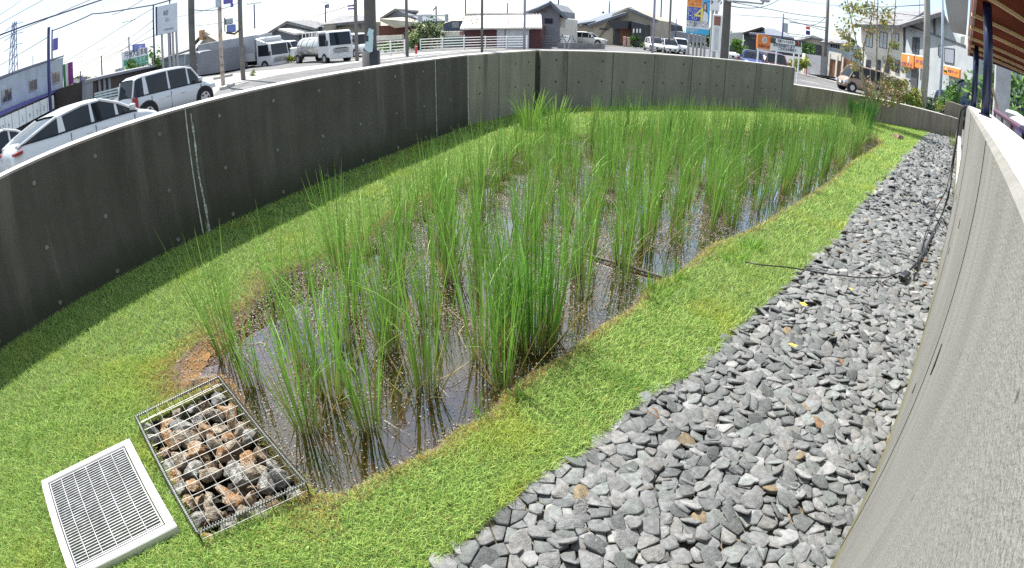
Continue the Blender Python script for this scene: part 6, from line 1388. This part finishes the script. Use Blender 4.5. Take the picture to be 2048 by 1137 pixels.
# small bare sapling to its right
sb=gz(1787,247); sb.z=-.01; t=thing('sapling','small leggy sapling with a few orange leaves right of the young tree','sapling',sb)
mb=MB(); q=lambda x,y: at(x,y,dist(sb))-sb
stem(mb,[q(1787,247),q(1790,232),q(1794,205),q(1790,180)],.012,.004,6); stem(mb,[q(1793,246),q(1800,230),q(1810,214)],.010,.003,6); mb.build('stem',MT['pale_bark'],t)
lv=[];lf=[];lk=[]
for _ in range(90):
    x,y=random.choice([(1792,232),(1796,228),(1790,200),(1788,185),(1802,225),(1786,238)]); p=q(x+random.gauss(0,3),y+random.gauss(0,4)); u_=Vector((random.gauss(0,1),random.gauss(0,1),random.gauss(0,1))).normalized(); v_=u_.orthogonal().normalized(); s_=.04
    k=len(lv); lv+= [p-u_*s_,p+v_*s_*.5,p+u_*s_,p-v_*s_*.5]; lf.append((k,k+1,k+2,k+3)); c0=np.array([.45,.25,.07])*random.uniform(.6,1.2) if random.random()<.6 else pal[1]; lk+=[c0]*4
fastmesh('leaves',np.array([tuple(v) for v in lv]),np.array(lf),m_hedge,np.array(lk),t)
tuft('ornamental_grass','dense fountain of dark green ornamental grass left of the young tree','grass clump',gz(1722,252),420,.78,.26,.014,(.045,.13,.025),.28,.22,seg=4)
tuft('ornamental_grass','broad arching grass clump in the far corner below the pier','grass clump',gz(1058,256),70,.60,.14,.018,(.20,.34,.06),.22,.35,seg=5)
tuft('ornamental_grass','second arching grass clump right of the corner pier among the rice','grass clump',gz(1108,262),60,.58,.2,.016,(.18,.32,.05),.22,.3,seg=5)
tuft('weeds','yellow-green weeds at the far foot of the pale wall','weeds',gz(1906,292,0),60,.35,.10,.012,(.28,.36,.05),.3,.3)
o=bpy.data.objects.new('rock',rock_mesh(77,.6)); C.objects.link(o); o.data.materials.append(m_rb); o.location=gz(1797,277); o.scale=(.24,.17,.16); tag(o,'lone brown rock on the bank where the tree shadow starts','rock')
# planting beyond the low wall
def atg(px,D,dz=.35): b=bear(px,D); b.z=b.z+dz; return b
for (px,D,rx,ry,rz,n,ls,cols,lb,dz) in ((1745,16.6,.5,.3,.45,420,.05,[(.28,.16,.08),(.34,.24,.10),(.15,.18,.05),(.40,.28,.2)],'reddish-brown leafy bush behind the young tree',188),(1790,17.2,.55,.3,.55,520,.05,[(.26,.15,.09),(.30,.22,.08),(.16,.20,.05)],'rust-tinted bush behind the low wall left of the yellow shrubs',180),
    (1816,17.6,.6,.4,.45,700,.055,YG+[(.3,.3,.06)],'yellow-green shrub left of the thick concrete pole',204),(1836,17.7,.4,.4,.55,500,.05,YG,'bright shrub hugging the left side of the thick concrete pole',206),(1868,18.6,.35,.4,.5,420,.05,YG+GREEN,'low yellow-green plants between the concrete pole and the blue lamp pole',208),(1898,19.2,.42,.4,.8,900,.05,GREEN+[(.12,.25,.04)],'tall climbing green plant in front of the dark car',202)):
    leafball('shrub',lb,'shrub',at(px,dz,D),rx,ry,rz,n,ls,cols)
bl=bear(1916,19.0); bl.z=-.6; t=thing('concrete_block','short square concrete pier at the right end of the low wall','concrete pier',bl,-.75); MB().box(-.36,.36,-.25,.25,0,at(1916,208,19.0).z+.6,.015).build('block',c_low,t)
# white bags and rails at the right edge beyond the wall
for i,(px,py,D,s_,lb) in enumerate(((2034,238,6.5,.20,'upper white plastic bag at the right edge'),(2045,249,6.0,.16,'lower white plastic bag at the right edge'))):
    o=bpy.data.objects.new('plastic_bag',rock_mesh(40+i,.7)); C.objects.link(o); o.data.materials.append(mat('white_bag',(.70,.74,.75),.4,var=.06,vs=6)); o.location=at(px,py,D); o.scale=(s_*1.2,s_,s_*.8); tag(o,lb,'bag')
rl=thing('metal_railing','dark railing with a lower grey board running along the outside of the pale wall','railing',(0,0,0))
pa,pb=at(1990,222,7.5),at(2080,285,4.2); MB().tube([pa,pb],.03,8).build('top_rail',mat('maroon_rail',(.10,.04,.07),.5,var=.1),rl)
mb=MB(); 
for k in range(5): p=pa.lerp(pb,k/4); mb.tube([p,p-Vector((0,0,1.0))],.02,6)
mb.each('upright',MT['maroon_rail'],rl); pa,pb=at(2015,245,6.6),at(2090,290,4.2); MB().slab([pa,pb,pb-Vector((0,0,.2)),pa-Vector((0,0,.2))],.03).build('grey_board',mat('grey_ledge',(.35,.35,.34),.8,var=.1),rl)
o=thing('table','purple-topped low table beyond the pale wall at the right edge','table',at(2040,275,5.2),.8); MB().box(-.5,.5,-.4,.4,-.03,0,.008).build('tabletop',mat('violet_top',(.16,.10,.42),.4,var=.05),o)
for sx in (-.45,.45):
    for sy in (-.35,.35): MB().tube([(sx,sy,-.9),(sx,sy,-.03)],.02,6).build('leg',m_fr,o)
t=thing('traffic_cone_bar','yellow and brown slanting sticks leaning behind the navy posts','stick',bear(1975,11),0)
A_=at(1962,215,11)-t.location; B_=at(1972,170,11)-t.location; MB().tube([A_,B_],.03,6).build('stick',mat('yellow_stick',(.55,.50,.15),.6),t); A_=at(1985,175,11)-t.location; B_=at(1998,235,11)-t.location; MB().tube([A_,B_],.03,6).build('stick',mat('brown_stick',(.30,.20,.14),.7),t)
for o in list(bpy.data.objects):
    if o.parent is None and o.type in ('MESH','EMPTY') and 'label' not in o and 'kind' not in o: print('UNLABELLED',o.name)
